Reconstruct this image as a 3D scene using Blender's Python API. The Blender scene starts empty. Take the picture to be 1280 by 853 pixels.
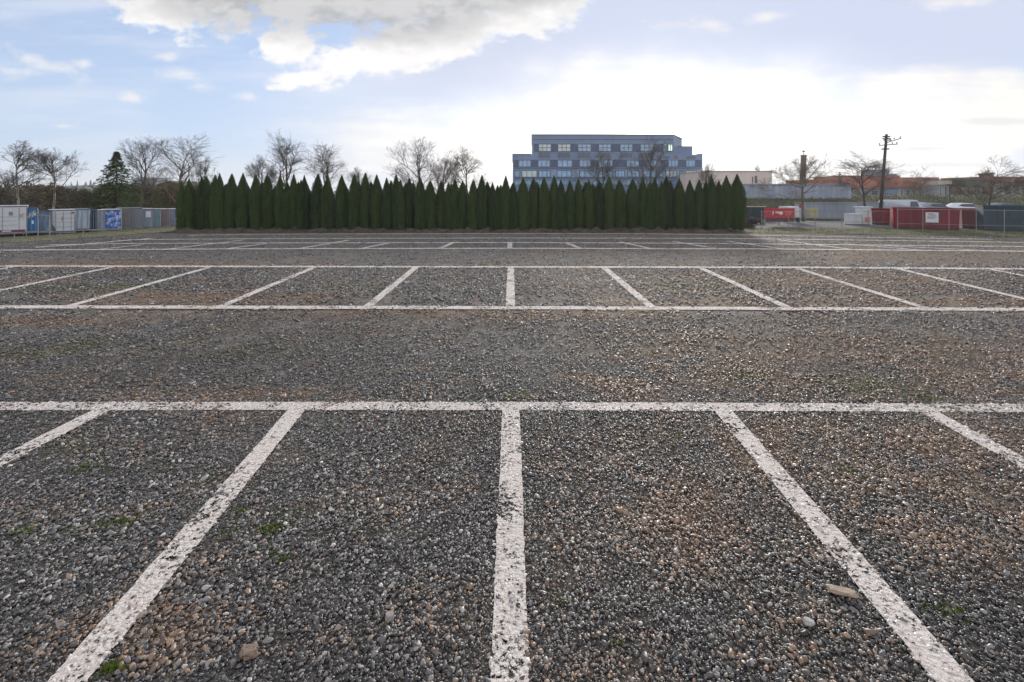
import bpy, bmesh, math, random
import numpy as np
from mathutils import Vector, Matrix, noise as mn

random.seed(7)
rng = np.random.default_rng(7)
sc = bpy.context.scene
COL = sc.collection
R = math.radians
FOC, HOR, EYE = 600.0, 243.0, 2.5          # photograph's focal length (px at 1280), horizon row, eye height in m

def gd(py):                                 # distance of the ground seen at a row
    return EYE * FOC / (py - HOR)
def G(px, py):
    d = gd(py); return ((px - 640) * d / FOC, d)
def X(px, d): return (px - 640) * d / FOC
def Z(py, d): return EYE + (HOR - py) * d / FOC

# ------------------------------------------------------------------ helpers
def link(o, parent=None):
    COL.objects.link(o)
    if parent is not None: o.parent = parent
    return o
def obj(name, me, mat=None, parent=None, loc=None, rz=0.0):
    o = bpy.data.objects.new(name, me)
    if mat is not None and len(me.materials) == 0: me.materials.append(mat)
    link(o, parent)
    if loc is not None: o.location = loc
    if rz: o.rotation_euler = (0, 0, rz)
    return o
def thing(name, label, cat, loc=(0, 0, 0), rz=0.0, group=None):
    o = bpy.data.objects.new(name, None); link(o)
    o.empty_display_size = .2
    o.location = loc; o.rotation_euler = (0, 0, rz)
    return tag(o, label, cat, group)
def tag(o, label, cat, group=None):
    o['label'] = label; o['category'] = cat
    if group: o['group'] = group
    return o
def struct(o, kind='structure'):
    o['kind'] = kind; return o
def mesh(name, vs, fs, smooth=False):
    me = bpy.data.meshes.new(name)
    me.from_pydata([tuple(v) for v in vs], [], fs)
    me.update()
    if smooth: me.polygons.foreach_set('use_smooth', [True] * len(me.polygons))
    return me

class MB:
    """collects shapes into one mesh"""
    def __init__(s): s.v = []; s.f = []
    def add(s, vs, fs):
        n = len(s.v); s.v += [tuple(v) for v in vs]; s.f += [tuple(i + n for i in f) for f in fs]; return s
    def box(s, x0, x1, y0, y1, z0, z1, b=0.0):
        if b <= 0:
            v = [(x0,y0,z0),(x1,y0,z0),(x1,y1,z0),(x0,y1,z0),(x0,y0,z1),(x1,y0,z1),(x1,y1,z1),(x0,y1,z1)]
            return s.add(v, [(0,3,2,1),(4,5,6,7),(0,1,5,4),(1,2,6,5),(2,3,7,6),(3,0,4,7)])
        bm = bmesh.new(); bmesh.ops.create_cube(bm, size=1)
        for q in bm.verts:
            q.co = Vector(((x0+x1)/2 + q.co.x*(x1-x0), (y0+y1)/2 + q.co.y*(y1-y0), (z0+z1)/2 + q.co.z*(z1-z0)))
        bmesh.ops.bevel(bm, geom=bm.edges[:], offset=b, segments=2, affect='EDGES')
        return s.bm(bm)
    def bm(s, bm):
        bm.verts.index_update()
        s.add([q.co[:] for q in bm.verts], [tuple(q.index for q in f.verts) for f in bm.faces]); bm.free(); return s
    def tube(s, pts, rs, n=6, cap=True):
        pts = [Vector(p) for p in pts]; rings = []
        for i, p in enumerate(pts):
            d = (pts[min(i+1, len(pts)-1)] - pts[max(i-1, 0)])
            d = d.normalized() if d.length > 1e-9 else Vector((0,0,1))
            a = d.cross(Vector((0,0,1)) if abs(d.z) < .9 else Vector((1,0,0))).normalized(); b = d.cross(a)
            r = rs[i] if hasattr(rs, '__len__') else rs
            rings.append([p + (a*math.cos(2*math.pi*k/n) + b*math.sin(2*math.pi*k/n))*r for k in range(n)])
        vs = [q for r_ in rings for q in r_]; fs = []
        for i in range(len(pts)-1):
            for k in range(n):
                fs.append((i*n+k, i*n+(k+1)%n, (i+1)*n+(k+1)%n, (i+1)*n+k))
        if cap:
            fs.append(tuple(range(n))[::-1]); fs.append(tuple((len(pts)-1)*n+k for k in range(n)))
        return s.add(vs, fs)
    def prism(s, prof, y0, y1):             # (x,z) outline extruded along y
        n = len(prof)
        vs = [(x,y0,z) for x,z in prof] + [(x,y1,z) for x,z in prof]
        fs = [tuple(range(n)), tuple(range(2*n-1, n-1, -1))]
        fs += [(i, i+n, (i+1)%n+n, (i+1)%n) for i in range(n)]
        return s.add(vs, fs)
    def plan(s, poly, z0, z1):              # (x,y) outline extruded up
        n = len(poly)
        vs = [(x,y,z0) for x,y in poly] + [(x,y,z1) for x,y in poly]
        fs = [tuple(range(n-1, -1, -1)), tuple(range(n, 2*n))]
        fs += [(i, (i+1)%n, (i+1)%n+n, i+n) for i in range(n)]
        return s.add(vs, fs)
    def mesh(s, name, smooth=False): return mesh(name, s.v, s.f, smooth)
    def build(s, name, mat, parent=None, loc=None, smooth=False, rz=0.0):
        return obj(name, s.mesh(name, smooth), mat, parent, loc, rz)

# ------------------------------------------------------------------ materials
def new_mat(name):
    m = bpy.data.materials.new(name); m.use_nodes = True
    nt = m.node_tree; b = nt.nodes['Principled BSDF']; return m, nt, b
def ramp(nt, fac, stops):
    r = nt.nodes.new('ShaderNodeValToRGB'); e = r.color_ramp.elements
    while len(e) < len(stops): e.new(.5)
    for i, (p, c) in enumerate(stops):
        e[i].position = p; e[i].color = (*c, 1)
    nt.links.new(fac, r.inputs[0]); return r.outputs[0]
def noise_tex(nt, vec, scale, detail=3, rough=.6, stretch=None):
    if stretch:
        mp = nt.nodes.new('ShaderNodeMapping'); mp.inputs['Scale'].default_value = stretch
        nt.links.new(vec, mp.inputs[0]); vec = mp.outputs[0]
    n = nt.nodes.new('ShaderNodeTexNoise'); n.inputs['Scale'].default_value = scale
    n.inputs['Detail'].default_value = detail; n.inputs['Roughness'].default_value = rough
    nt.links.new(vec, n.inputs['Vector']); return n.outputs['Fac']
def mat(name, c, rough=.7, var=.25, scale=3.0, bump=0.0, bscale=20, metal=0.0, c2=None, stretch=None, spec=.4, lo=.3, hi=.7):
    m, nt, b = new_mat(name)
    tc = nt.nodes.new('ShaderNodeTexCoord').outputs['Object']
    f = noise_tex(nt, tc, scale, 4, .65, stretch)
    ca = tuple(x*(1-var) for x in c); cb = c2 or tuple(min(1, x*(1+var)) for x in c)
    nt.links.new(ramp(nt, f, [(lo, ca), (hi, cb)]), b.inputs['Base Color'])
    b.inputs['Roughness'].default_value = rough; b.inputs['Metallic'].default_value = metal
    b.inputs['Specular IOR Level'].default_value = spec
    if bump:
        bp = nt.nodes.new('ShaderNodeBump'); bp.inputs['Strength'].default_value = bump; bp.inputs['Distance'].default_value = .02
        nt.links.new(noise_tex(nt, tc, bscale, 3), bp.inputs['Height']); nt.links.new(bp.outputs[0], b.inputs['Normal'])
    return m
def leaf_mat(name, c1, c2, scale=2.0, rough=.7, trans=.25):
    m, nt, b = new_mat(name)
    tc = nt.nodes.new('ShaderNodeTexCoord').outputs['Object']
    oi = nt.nodes.new('ShaderNodeObjectInfo')
    f = noise_tex(nt, tc, scale, 4, .7)
    ad = nt.nodes.new('ShaderNodeMath'); ad.operation = 'MULTIPLY_ADD'; ad.inputs[1].default_value = .32
    nt.links.new(oi.outputs['Random'], ad.inputs[0]); nt.links.new(f, ad.inputs[2])
    col = ramp(nt, ad.outputs[0], [(.35, c1), (.85, c2)])
    nt.links.new(col, b.inputs['Base Color']); b.inputs['Roughness'].default_value = rough
    b.inputs['Specular IOR Level'].default_value = .25
    tr = nt.nodes.new('ShaderNodeBsdfTranslucent'); nt.links.new(col, tr.inputs[0])
    mx = nt.nodes.new('ShaderNodeMixShader'); mx.inputs[0].default_value = trans
    nt.links.new(b.outputs[0], mx.inputs[1]); nt.links.new(tr.outputs[0], mx.inputs[2])
    nt.links.new(mx.outputs[0], nt.nodes['Material Output'].inputs[0])
    return m
def glass_mat(name, c, rough=.08):
    m, nt, b = new_mat(name)
    tc = nt.nodes.new('ShaderNodeTexCoord').outputs['Object']
    f = noise_tex(nt, tc, .35, 2)
    nt.links.new(ramp(nt, f, [(.35, tuple(x*.6 for x in c)), (.65, c)]), b.inputs['Base Color'])
    b.inputs['Roughness'].default_value = rough; b.inputs['Specular IOR Level'].default_value = .9
    b.inputs['IOR'].default_value = 1.7
    return m

M = {}
M['bark'] = mat('bark', (.085,.070,.055), .9, .4, 4, .5, 30)
M['bark_pale'] = mat('bark_pale', (.24,.21,.18), .9, .6, 5, .4, 30)
M['bark_warm'] = mat('bark_warm', (.13,.095,.062), .9, .35, 4, .4, 30)
M['arbor'] = leaf_mat('arborvitae_foliage', (.014,.033,.009), (.066,.105,.025), 3.2, .75, .2)
M['fir'] = leaf_mat('fir_needles', (.022,.048,.013), (.12,.165,.04), 1.2, .7, .2)
M['thicket'] = leaf_mat('thicket', (.040,.038,.022), (.12,.098,.052), .5, .9, .15)
M['shrub'] = leaf_mat('shrub', (.035,.042,.015), (.12,.115,.04), .8, .8, .2)
M['far_wood'] = leaf_mat('far_wood', (.04,.06,.05), (.09,.11,.09), .02, .9, .0)
M['grass'] = leaf_mat('grass_blades', (.045,.075,.016), (.17,.18,.06), .6, .8, .3)
M['moss'] = leaf_mat('moss', (.05,.085,.012), (.13,.18,.03), 3, .8, .3)
M['verge'] = mat('verge', (.060,.068,.026), .95, .5, .9, .6, 8, c2=(.16,.145,.085))
M['soil'] = mat('soil', (.030,.026,.023), .95, .5, 3, 1.0, 9, c2=(.13,.115,.10), lo=.35, hi=.8)
M['concrete'] = mat('concrete', (.30,.30,.30), .9, .25, .8, .2, 12)
M['pale_wall'] = mat('pale_wall', (.27,.305,.375), .8, .3, .5, .1, 6, stretch=(2,2,.3))
M['steel'] = mat('galvanised_steel', (.24,.25,.26), .5, .3, 6, 0, metal=.3)
M['dark_steel'] = mat('dark_steel', (.045,.045,.048), .6, .4, 6)
M['rubber'] = mat('rubber', (.018,.018,.018), .85, .3, 8)
M['wood_pole'] = mat('weathered_wood', (.062,.055,.050), .9, .4, 5, .4, 30, stretch=(6,6,.4))
M['plaster'] = mat('beige_render', (.70,.60,.56), .9, .1, .3)
M['brick'] = mat('dark_brick', (.15,.12,.10), .9, .35, 2, .4, 20)
M['red_brick'] = mat('red_roof_cladding', (.36,.15,.105), .85, .35, .35, 0, stretch=(1,1,2))
M['brown_brick'] = mat('brown_brick', (.22,.12,.09), .9, .3, .4)
M['cream'] = mat('cream_trim', (.48,.42,.34), .8, .15, 1)
M['roof_grey'] = mat('grey_roof', (.28,.30,.33), .8, .2, .3)
M['dark_green'] = mat('dark_green_roof', (.08,.09,.06), .85, .3, .4)
M['shop_glass'] = glass_mat('shop_glass', (.10,.14,.20))

# office
M['facade'] = mat('facade_panel', (.165,.228,.36), .5, .15, .15, 0, stretch=(1,1,.5))
M['facade_light'] = mat('facade_light_panel', (.235,.31,.46), .5, .15, .3)
M['facade_dark'] = mat('facade_dark_panel', (.068,.095,.185), .5, .15, .4)
M['roof_edge'] = mat('roof_coping', (.10,.11,.13), .6, .2, .4)
M['louvre'] = mat('louvre', (.12,.14,.19), .6, .5, 1.5, stretch=(4,1,.3))
M['win_blue'] = glass_mat('office_glass', (.17,.37,.68), .1)
M['win_pale'] = glass_mat('office_glass_pale', (.55,.66,.68), .15)  # pale pane colour carries the look of lit rooms in the top row
M['win_frame'] = mat('window_frame', (.10,.12,.16), .5, .1, 2)
def lit(name, c, s):
    m, nt, b = new_mat(name); b.inputs['Base Color'].default_value = (*c, 1)
    tc = nt.nodes.new('ShaderNodeTexCoord').outputs['Object']
    nt.links.new(ramp(nt, noise_tex(nt, tc, .6, 2), [(.3, tuple(x*.75 for x in c)), (.7, c)]), b.inputs['Emission Color'])
    b.inputs['Emission Strength'].default_value = s; b.inputs['Roughness'].default_value = .15; return m
M['win_lit'] = lit('lit_window', (.62,.80,.68), .55)

# ------------------------------------------------------------------ camera
cam = bpy.data.cameras.new('camera'); co = bpy.data.objects.new('camera', cam); COL.objects.link(co)
co.location = (0, 0, EYE); co.rotation_euler = (R(90), 0, 0)
cam.sensor_width = 36; cam.lens = FOC / 1280 * 36
cam.shift_y = -(853/2 - HOR) / 1280
cam.clip_start = .1; cam.clip_end = 9000
sc.camera = co

# ------------------------------------------------------------------ ground patches (albedo fields shared by ground and gravel)
def blob(px, py, rx, ry): x, y = G(px, py); return (x, y, rx, ry)
BROWN = [blob(1150,445,2.6,.55), blob(1240,470,1.0,.6), blob(880,462,1.3,.7), blob(1000,425,1.6,.5), blob(1130,655,.6,.4), blob(1210,560,.9,.5),
         blob(960,560,.45,.4), blob(60,400,1.6,.4), blob(430,392,1.2,.3), blob(640,392,2.5,.35),
         blob(1180,378,3.0,.7), blob(900,380,2.5,.5), blob(250,372,2.5,.8), blob(780,475,.8,.5), blob(180,770,.5,.35), blob(1240,620,.5,.5),
         blob(860,640,.35,.5), blob(330,500,1.0,.3), blob(1050,350,3,1.5), blob(1180,320,5,1.6), blob(150,330,4,1.2)]
GREEN = [blob(110,432,1.6,.6), blob(300,440,1.2,.35), blob(630,490,.5,.2), blob(90,660,.3,.15), blob(210,585,.25,.12), blob(1160,392,.9,.2), blob(470,360,1.6,.7),
         blob(930,470,.4,.2), blob(130,360,2.0,.7), blob(880,355,2.0,.8), blob(1100,480,.7,.3), blob(480,470,.8,.3), blob(360,640,.2,.15), blob(420,545,.4,.25),
         blob(1120,303,6,1.0), blob(1230,300,5,1.5)]
def field(lst, x, y):
    s = 0
    for bx, by, rx, ry in lst:
        d = ((x-bx)/rx)**2 + ((y-by)/ry)**2
        if d < 6: s = max(s, math.exp(-d*.8))
    return s
def patch(x, y):
    a = mn.fractal(Vector((x*.33, y*.5, 3.1)), .7, 2.0, 4)
    b = mn.fractal(Vector((x*1.6, y*2.2, 9.7)), .7, 2.0, 3)
    c = mn.fractal(Vector((x*.5, y*.7, 21.3)), .7, 2.0, 4)
    br = max(0, min(1, .13 + .13*max(0, min(1, x/3)) + .36*a + .35*b + 1.25*field(BROWN, x, y)*(.8+.7*b)))
    gr = max(0, min(1, -.20 + .42*c + .25*b + .75*field(GREEN, x, y)*(.8+.6*b)))
    lt = .5 + .5*mn.fractal(Vector((x*.21+5, y*.35, 40.1)), .7, 2.0, 4)
    return br, gr, lt

# ------------------------------------------------------------------ lines
LINES = []          # (points, width)
def pl(pts, w): LINES.append(([G(*p) for p in pts], w))
H_ = lambda pts, w: pl(pts, w)
H_([(-700,506.5),(0,508),(640,508),(1280,510.5),(1950,512.5)], .215)
H_([(-500,383),(0,384),(640,385),(1280,387),(1700,389)], .29)
H_([(-500,333),(0,333),(640,334),(1000,334.6),(1280,336.5),(1700,338.5)], .36)
H_([(-60,313.8),(0,313),(320,311.3),(640,310.7),(960,311.6),(1280,314.4),(1400,315.6)], .36)
H_([(60,306.5),(145,304.8),(320,304),(640,303.4),(880,304.5),(1280,308.5)], .34)
H_([(160,300),(320,298.6),(640,297.8),(900,298.3),(1080,300.5),(1290,303.6)], .32)
H_([(235,294.5),(330,293),(640,292.2),(800,292.4),(930,294),(1090,297),(1240,299.5)], .28)
H_([(45,309.5),(100,306),(150,301.5),(190,298.2)], .42)
for a, b, w in [((371,513),(84.5,853),.2), ((638.5,513),(637,853),.2), ((903,513),(1192,853),.2), ((126,514),(-100,628),.2), ((1162,516),(1400,644),.2)]:
    (x0,y0),(x1,y1) = G(*a), G(*b)
    if y1 < 2.6: t = (1.6-y0)/(y1-y0); x1, y1 = x0+(x1-x0)*t, 1.6
    LINES.append(([(x0,y0),(x1,y1)], w))
for k in (-3,-4,3,4):
    LINES.append(([(k*2.4,5.55),(k*2.4,1.6)], .2))
for a, b in [((-270,383),(22,333)),((-95,383.5),(146,333)),((85,383.5),(268,333)),((275,384),(395,333.5)),((459,384.5),(521,333.6)),((638,384.5),(638.7,334)),
             ((815,385),(754,334)),((987,385.7),(874,334.5)),((1160,386.4),(993,334.8)),((1335,387),(1119,335.5)),((1510,388),(1232,336)),((1680,388.5),(1350,337))]:
    LINES.append(([G(*a), G(*b)], .21))
for a, b in [((122,312.2),(177,306.5)),((210,311.8),(303,300.5)),((283,311.4),(332,305)),((373,311.2),(436,300.5)),((452,311),(488,303.6)),((549,311),(567,303.5)),((637,310.8),(637.5,303.4)),
             ((726,311),(707,303.5)),((813,311),(775,302.8)),((897,311.3),(841,302)),((980,311.8),(909,301.8)),((1065,312.4),(973,300)),((1150,313),(1055,305)),((1240,314),(1105,307.5))]:
    LINES.append(([G(*a), G(*b)], .24))

m, nt, b = new_mat('road_paint')
tc = nt.nodes.new('ShaderNodeTexCoord').outputs['Object']
n1 = noise_tex(nt, tc, 26, 5, .7); n2 = noise_tex(nt, tc, 75, 3, .6); n3 = noise_tex(nt, tc, 2.2, 3, .6)
vo = nt.nodes.new('ShaderNodeTexVoronoi'); vo.inputs['Scale'].default_value = 42; nt.links.new(tc, vo.inputs['Vector'])
nt.links.new(ramp(nt, n1, [(.28,(.38,.335,.30)),(.50,(.69,.63,.585)),(.72,(.80,.745,.70))]), b.inputs['Base Color'])
b.inputs['Roughness'].default_value = .85; b.inputs['Specular IOR Level'].default_value = .2
ad = nt.nodes.new('ShaderNodeMath'); ad.operation = 'MULTIPLY_ADD'; ad.inputs[1].default_value = .75
nt.links.new(n3, ad.inputs[0]); nt.links.new(n1, ad.inputs[2])
mp = nt.nodes.new('ShaderNodeMapRange'); mp.inputs['From Min'].default_value = .775; mp.inputs['From Max'].default_value = .815
nt.links.new(ad.outputs[0], mp.inputs[0])
tr = nt.nodes.new('ShaderNodeBsdfTransparent'); mx = nt.nodes.new('ShaderNodeMixShader')
nt.links.new(mp.outputs[0], mx.inputs[0]); nt.links.new(tr.outputs[0], mx.inputs[1]); nt.links.new(b.outputs[0], mx.inputs[2])
nt.links.new(mx.outputs[0], nt.nodes['Material Output'].inputs[0])
bp = nt.nodes.new('ShaderNodeBump'); bp.inputs['Strength'].default_value = 1; bp.inputs['Distance'].default_value = .02
sm = nt.nodes.new('ShaderNodeMath'); sm.operation = 'SUBTRACT'; nt.links.new(n2, sm.inputs[0]); nt.links.new(vo.outputs['Distance'], sm.inputs[1])
nt.links.new(sm.outputs[0], bp.inputs['Height']); nt.links.new(bp.outputs[0], b.inputs['Normal'])
M['paint'] = m

def strip_mesh(pts, w, z, seed):
    dense = []
    for (x0,y0),(x1,y1) in zip(pts, pts[1:]):
        L = math.hypot(x1-x0, y1-y0); n = max(2, int(L/.06)) if min(y0,y1) < 12 else max(2, int(L/.25))
        for i in range(n): dense.append((x0+(x1-x0)*i/n, y0+(y1-y0)*i/n))
    dense.append(pts[-1]); vs = []; fs = []
    for i, (x, y) in enumerate(dense):
        ax, ay = dense[max(i-1,0)]; bx, by = dense[min(i+1,len(dense)-1)]
        L = math.hypot(bx-ax, by-ay) or 1; nx, ny = -(by-ay)/L, (bx-ax)/L
        wob = mn.noise(Vector((x*.5, y*.5, seed)))*.008
        for s in (-1, 1):
            j = w/2*s + wob + mn.fractal(Vector((x*14, y*14, seed+s*7)), .6, 2, 3)*.008
            vs.append((x+nx*j, y+ny*j, z))
        if i: k = 2*i; fs.append((k-2, k-1, k+1, k))
    return mesh('painted_line', vs, fs)
for i, (pts, w) in enumerate(LINES):
    struct(obj('painted_line', strip_mesh(pts, w, .005 + .0006*(i % 4) + (.003 if i > 7 else 0), i*3.7), M['paint']))

def in_line(x, y):                          # signed: >0 inside a painted line
    best = -9
    for pts, w in LINES:
        for (x0,y0),(x1,y1) in zip(pts, pts[1:]):
            dx, dy = x1-x0, y1-y0; L2 = dx*dx+dy*dy
            t = np.clip(((x-x0)*dx+(y-y0)*dy)/L2, 0, 1)
            d = w/2 - np.hypot(x-(x0+t*dx), y-(y0+t*dy)); best = np.maximum(best, d)
    return best

# ------------------------------------------------------------------ ground sheet
def axis(lo, hi, step, far):
    a = list(np.arange(lo, hi+1e-6, step)); s = step; r = [hi]
    while r[-1] < far: s *= 1.5; r.append(r[-1]+s)
    s = step; l = [lo]
    while l[-1] > -far: s *= 1.5; l.append(l[-1]-s)
    return l[:0:-1] + a + r[1:]
xs = axis(-32, 32, .3, 5000); ys = axis(-1.5, 33, .3, 5000)
vs = []; att = []
for y in ys:
    for x in xs:
        near = -40 < x < 40 and -4 < y < 40
        z = mn.fractal(Vector((x*.25, y*.25, 5)), .8, 2, 2)*.012 - .012 if near else -.02
        vs.append((x, y, z)); att.append(patch(x, y) if near else (.3, .2, .5))
nx_ = len(xs); fs = []
for j in range(len(ys)-1):
    for i in range(nx_-1):
        k = j*nx_+i; fs.append((k, k+1, k+1+nx_, k+nx_))
gme = mesh('ground', vs, fs, True)
ca = gme.attributes.new('patch', 'FLOAT_COLOR', 'POINT')
ca.data.foreach_set('color', [c for a in att for c in (*a, 1)])
m, nt, b = new_mat('gravel_ground')
tc = nt.nodes.new('ShaderNodeTexCoord').outputs['Object']
at = nt.nodes.new('ShaderNodeAttribute'); at.attribute_name = 'patch'
sp = nt.nodes.new('ShaderNodeSeparateColor'); nt.links.new(at.outputs['Color'], sp.inputs[0])
def vor(scale):
    v = nt.nodes.new('ShaderNodeTexVoronoi'); v.inputs['Scale'].default_value = scale; nt.links.new(tc, v.inputs['Vector']); return v
v1, v2 = vor(85), vor(38)
def sepx(c):
    s = nt.nodes.new('ShaderNodeSeparateColor'); nt.links.new(c, s.inputs[0]); return s.outputs[0]
def mix(fac, a, bb, mode='MIX'):
    x = nt.nodes.new('ShaderNodeMix'); x.data_type = 'RGBA'; x.blend_type = mode
    if hasattr(fac, 'links'): nt.links.new(fac, x.inputs[0])
    else: x.inputs[0].default_value = fac
    for s, i in ((a, 6), (bb, 7)):
        if hasattr(s, 'links'): nt.links.new(s, x.inputs[i])
        else: x.inputs[i].default_value = (*s, 1)
    return x.outputs[2]
grey = [(0,(.038,.036,.035)),(.35,(.088,.084,.082)),(.7,(.165,.157,.15)),(.92,(.29,.275,.26)),(1,(.50,.475,.45))]
brn = [(0,(.065,.050,.040)),(.5,(.16,.118,.088)),(1,(.30,.22,.155))]
c1 = mix(.5, ramp(nt, sepx(v1.outputs['Color']), grey), ramp(nt, sepx(v2.outputs['Color']), grey))
c2 = mix(.5, ramp(nt, sepx(v1.outputs['Color']), brn), ramp(nt, sepx(v2.outputs['Color']), brn))
def mathn(op, a, bb, c=None):
    x = nt.nodes.new('ShaderNodeMath'); x.operation = op
    for i, s in enumerate((a, bb, c)):
        if s is None: continue
        if hasattr(s, 'links'): nt.links.new(s, x.inputs[i])
        else: x.inputs[i].default_value = s
    return x.outputs[0]
fn = noise_tex(nt, tc, 7, 5, .7)
fb = mathn('MULTIPLY_ADD', mathn('SUBTRACT', fn, .5), 1.2, sp.outputs[0])
col = mix(fb, c1, c2)
nt.nodes[-1].clamp_factor = True
mossn = noise_tex(nt, tc, 16, 5, .75)
mr = nt.nodes.new('ShaderNodeMapRange'); mr.inputs['From Min'].default_value = .52; mr.inputs['From Max'].default_value = .80
nt.links.new(mathn('MULTIPLY_ADD', sp.outputs[1], .45, mossn), mr.inputs[0])
col = mix(mathn('MULTIPLY', mr.outputs[0], .75), col, (.105,.112,.045))
# the larger tonal swings of a driven-over yard
big = noise_tex(nt, tc, .9, 5, .65, (1, 1.6, 1))
col = mix(1.0, col, ramp(nt, big, [(.3,(.72,.72,.73)),(.5,(1,1,1)),(.72,(1.3,1.28,1.26))]), 'MULTIPLY')
mid = noise_tex(nt, tc, 3.5, 5, .75, (1, .8, 1))
col = mix(1.0, col, ramp(nt, mid, [(.3,(.60,.60,.61)),(.5,(1,1,1)),(.72,(1.5,1.47,1.43))]), 'MULTIPLY')
nt.links.new(col, b.inputs['Base Color']); b.inputs['Roughness'].default_value = .9; b.inputs['Specular IOR Level'].default_value = .25
bp = nt.nodes.new('ShaderNodeBump'); bp.inputs['Strength'].default_value = 1; bp.inputs['Distance'].default_value = .02
hs = mathn('SUBTRACT', mathn('MULTIPLY', noise_tex(nt, tc, 12, 4, .7), 1.2), mathn('ADD', v2.outputs['Distance'], mathn('MULTIPLY', v1.outputs['Distance'], .5)))
nt.links.new(hs, bp.inputs['Height']); nt.links.new(bp.outputs[0], b.inputs['Normal'])
struct(obj('ground', gme, m))

# ------------------------------------------------------------------ gravel: stones scattered by geometry nodes
def scatter(d0, d1, dens, r0, r1, power):
    n_tot = 0; out = []
    step = .5; d = d0
    while d < d1:
        dd = min(step, d1-d); hw = 1.10*(d+dd)+1.3; dn = dens((d+dd/2)); n = int(2*hw*dd*dn)
        x = rng.uniform(-hw, hw, n); y = rng.uniform(d, d+dd, n)
        u = rng.uniform(0, 1, n)**power
        out.append(np.stack([x, y, r0+(r1-r0)*u], 1)); d += dd
    return np.concatenate(out)
P = np.concatenate([
    scatter(2.0, 7.5, lambda d: 4300*(2.6/max(d,2.6))**1.4, .004, .0095, 1.3),
    scatter(2.0, 10.0, lambda d: 850*(3.2/max(d,3.2))**1.0, .0085, .0165, 1.6),
    scatter(2.0, 10.0, lambda d: 190, .014, .025, 2.0),
    scatter(10.0, 17.0, lambda d: 170, .012, .030, 1.6),
    scatter(17.0, 29.0, lambda d: 24, .014, .030, 1.6)])
N = len(P)
lin = in_line(P[:,0], P[:,1])
pal_g = np.array([(.030,.029,.030),(.052,.050,.051),(.088,.084,.083),(.135,.129,.125),(.20,.190,.182),(.29,.275,.26),(.42,.40,.375)])
pal_w = np.array([.22,.24,.20,.15,.10,.06,.03])
pal_b = np.array([(.095,.066,.050),(.165,.112,.080),(.245,.163,.112),(.33,.22,.148),(.27,.22,.18)])
gi = rng.choice(len(pal_g), N, p=pal_w); bi = rng.integers(0, len(pal_b), N); u1 = rng.uniform(0,1,N); u2 = rng.uniform(0,1,N); u3 = rng.uniform(0,1,N)
keep = np.ones(N, bool); colr = np.zeros((N,4)); colr[:,3] = 1; sink = rng.uniform(-.25,.45,N)
for i in range(N):
    x, y, r = P[i]
    br, gr, lt = patch(x, y)
    big_ = r > .012
    comp = mn.fractal(Vector((x*.75, y*.45, 77)), .7, 2, 3)      # compacted, driven-over fines
    if big_ and comp > .08 and y < 12 and u3[i] > .35: keep[i] = False
    if u1[i] < (br*.95 if big_ else br*.7): c = pal_b[bi[i]]
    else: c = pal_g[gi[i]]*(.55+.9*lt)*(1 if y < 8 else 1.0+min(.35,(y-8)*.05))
    if gr > .25 and u2[i] < gr*.5: c = np.array((.06,.068,.028))
    if r > .017 and y < 10 and u2[i] > .10 + br*.95: keep[i] = False       # big cobbles gather in the tan patches
    if lin[i] > -.004:
        worn = mn.fractal(Vector((x*2.6, y*2.6, 15)), .7, 2, 3)
        if (u3[i] < .2 and worn < .1) or (y > 10 and u3[i] < .6): keep[i] = False
        elif u2[i] < max(.12, (.66 if y < 4.2 else .78 if y < 7 else .9) - max(0, worn+.05)*1.5): c = np.array((.73,.67,.625))*(.70+.32*u1[i]); sink[i] -= .15
        else: sink[i] -= .05
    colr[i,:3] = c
P, colr, sink, lin = P[keep], colr[keep], sink[keep], lin[keep]; N = len(P)
print('stones', N)
gm = bpy.data.meshes.new('gravel'); gm.vertices.add(N)
r = P[:,2]; flat = rng.uniform(.45,.8,N); el = rng.uniform(.75,1.0,N); lng = rng.uniform(1.0,1.45,N)
gm.vertices.foreach_set('co', np.stack([P[:,0],P[:,1],r*flat*sink*.9+.002],1).ravel())
def att_(name, typ, key, arr):
    a = gm.attributes.new(name, typ, 'POINT'); a.data.foreach_set(key, np.ascontiguousarray(arr, dtype=np.float32).ravel())
att_('rot','FLOAT_VECTOR','vector', np.stack([rng.normal(0,.28,N), rng.normal(0,.28,N), rng.uniform(0,6.28,N)],1))
att_('scl','FLOAT_VECTOR','vector', np.stack([r*lng, r*el, r*flat],1))
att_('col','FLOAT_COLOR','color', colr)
m, nt, b = new_mat('pebble')
a = nt.nodes.new('ShaderNodeAttribute'); a.attribute_type = 'INSTANCER'; a.attribute_name = 'col'
tc = nt.nodes.new('ShaderNodeTexCoord').outputs['Object']
pn = noise_tex(nt, tc, 2.2, 4, .7)
pm = nt.nodes.new('ShaderNodeMix'); pm.data_type = 'RGBA'; pm.blend_type = 'MULTIPLY'; pm.inputs[0].default_value = 1
nt.links.new(a.outputs['Color'], pm.inputs[6]); nt.links.new(ramp(nt, pn, [(.3,(.7,.7,.7)),(.7,(1.25,1.25,1.25))]), pm.inputs[7])
nt.links.new(pm.outputs[2], b.inputs['Base Color']); b.inputs['Roughness'].default_value = .46; b.inputs['Specular IOR Level'].default_value = .42
M['pebble'] = m
ng = bpy.data.node_groups.new('stone_scatter', 'GeometryNodeTree')
ng.interface.new_socket('Geometry', in_out='INPUT', socket_type='NodeSocketGeometry')
ng.interface.new_socket('Geometry', in_out='OUTPUT', socket_type='NodeSocketGeometry')
gn = ng.nodes; gl = ng.links
gi_ = gn.new('NodeGroupInput'); go_ = gn.new('NodeGroupOutput')
g2i = gn.new('GeometryNodeGeometryToInstance')
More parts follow.
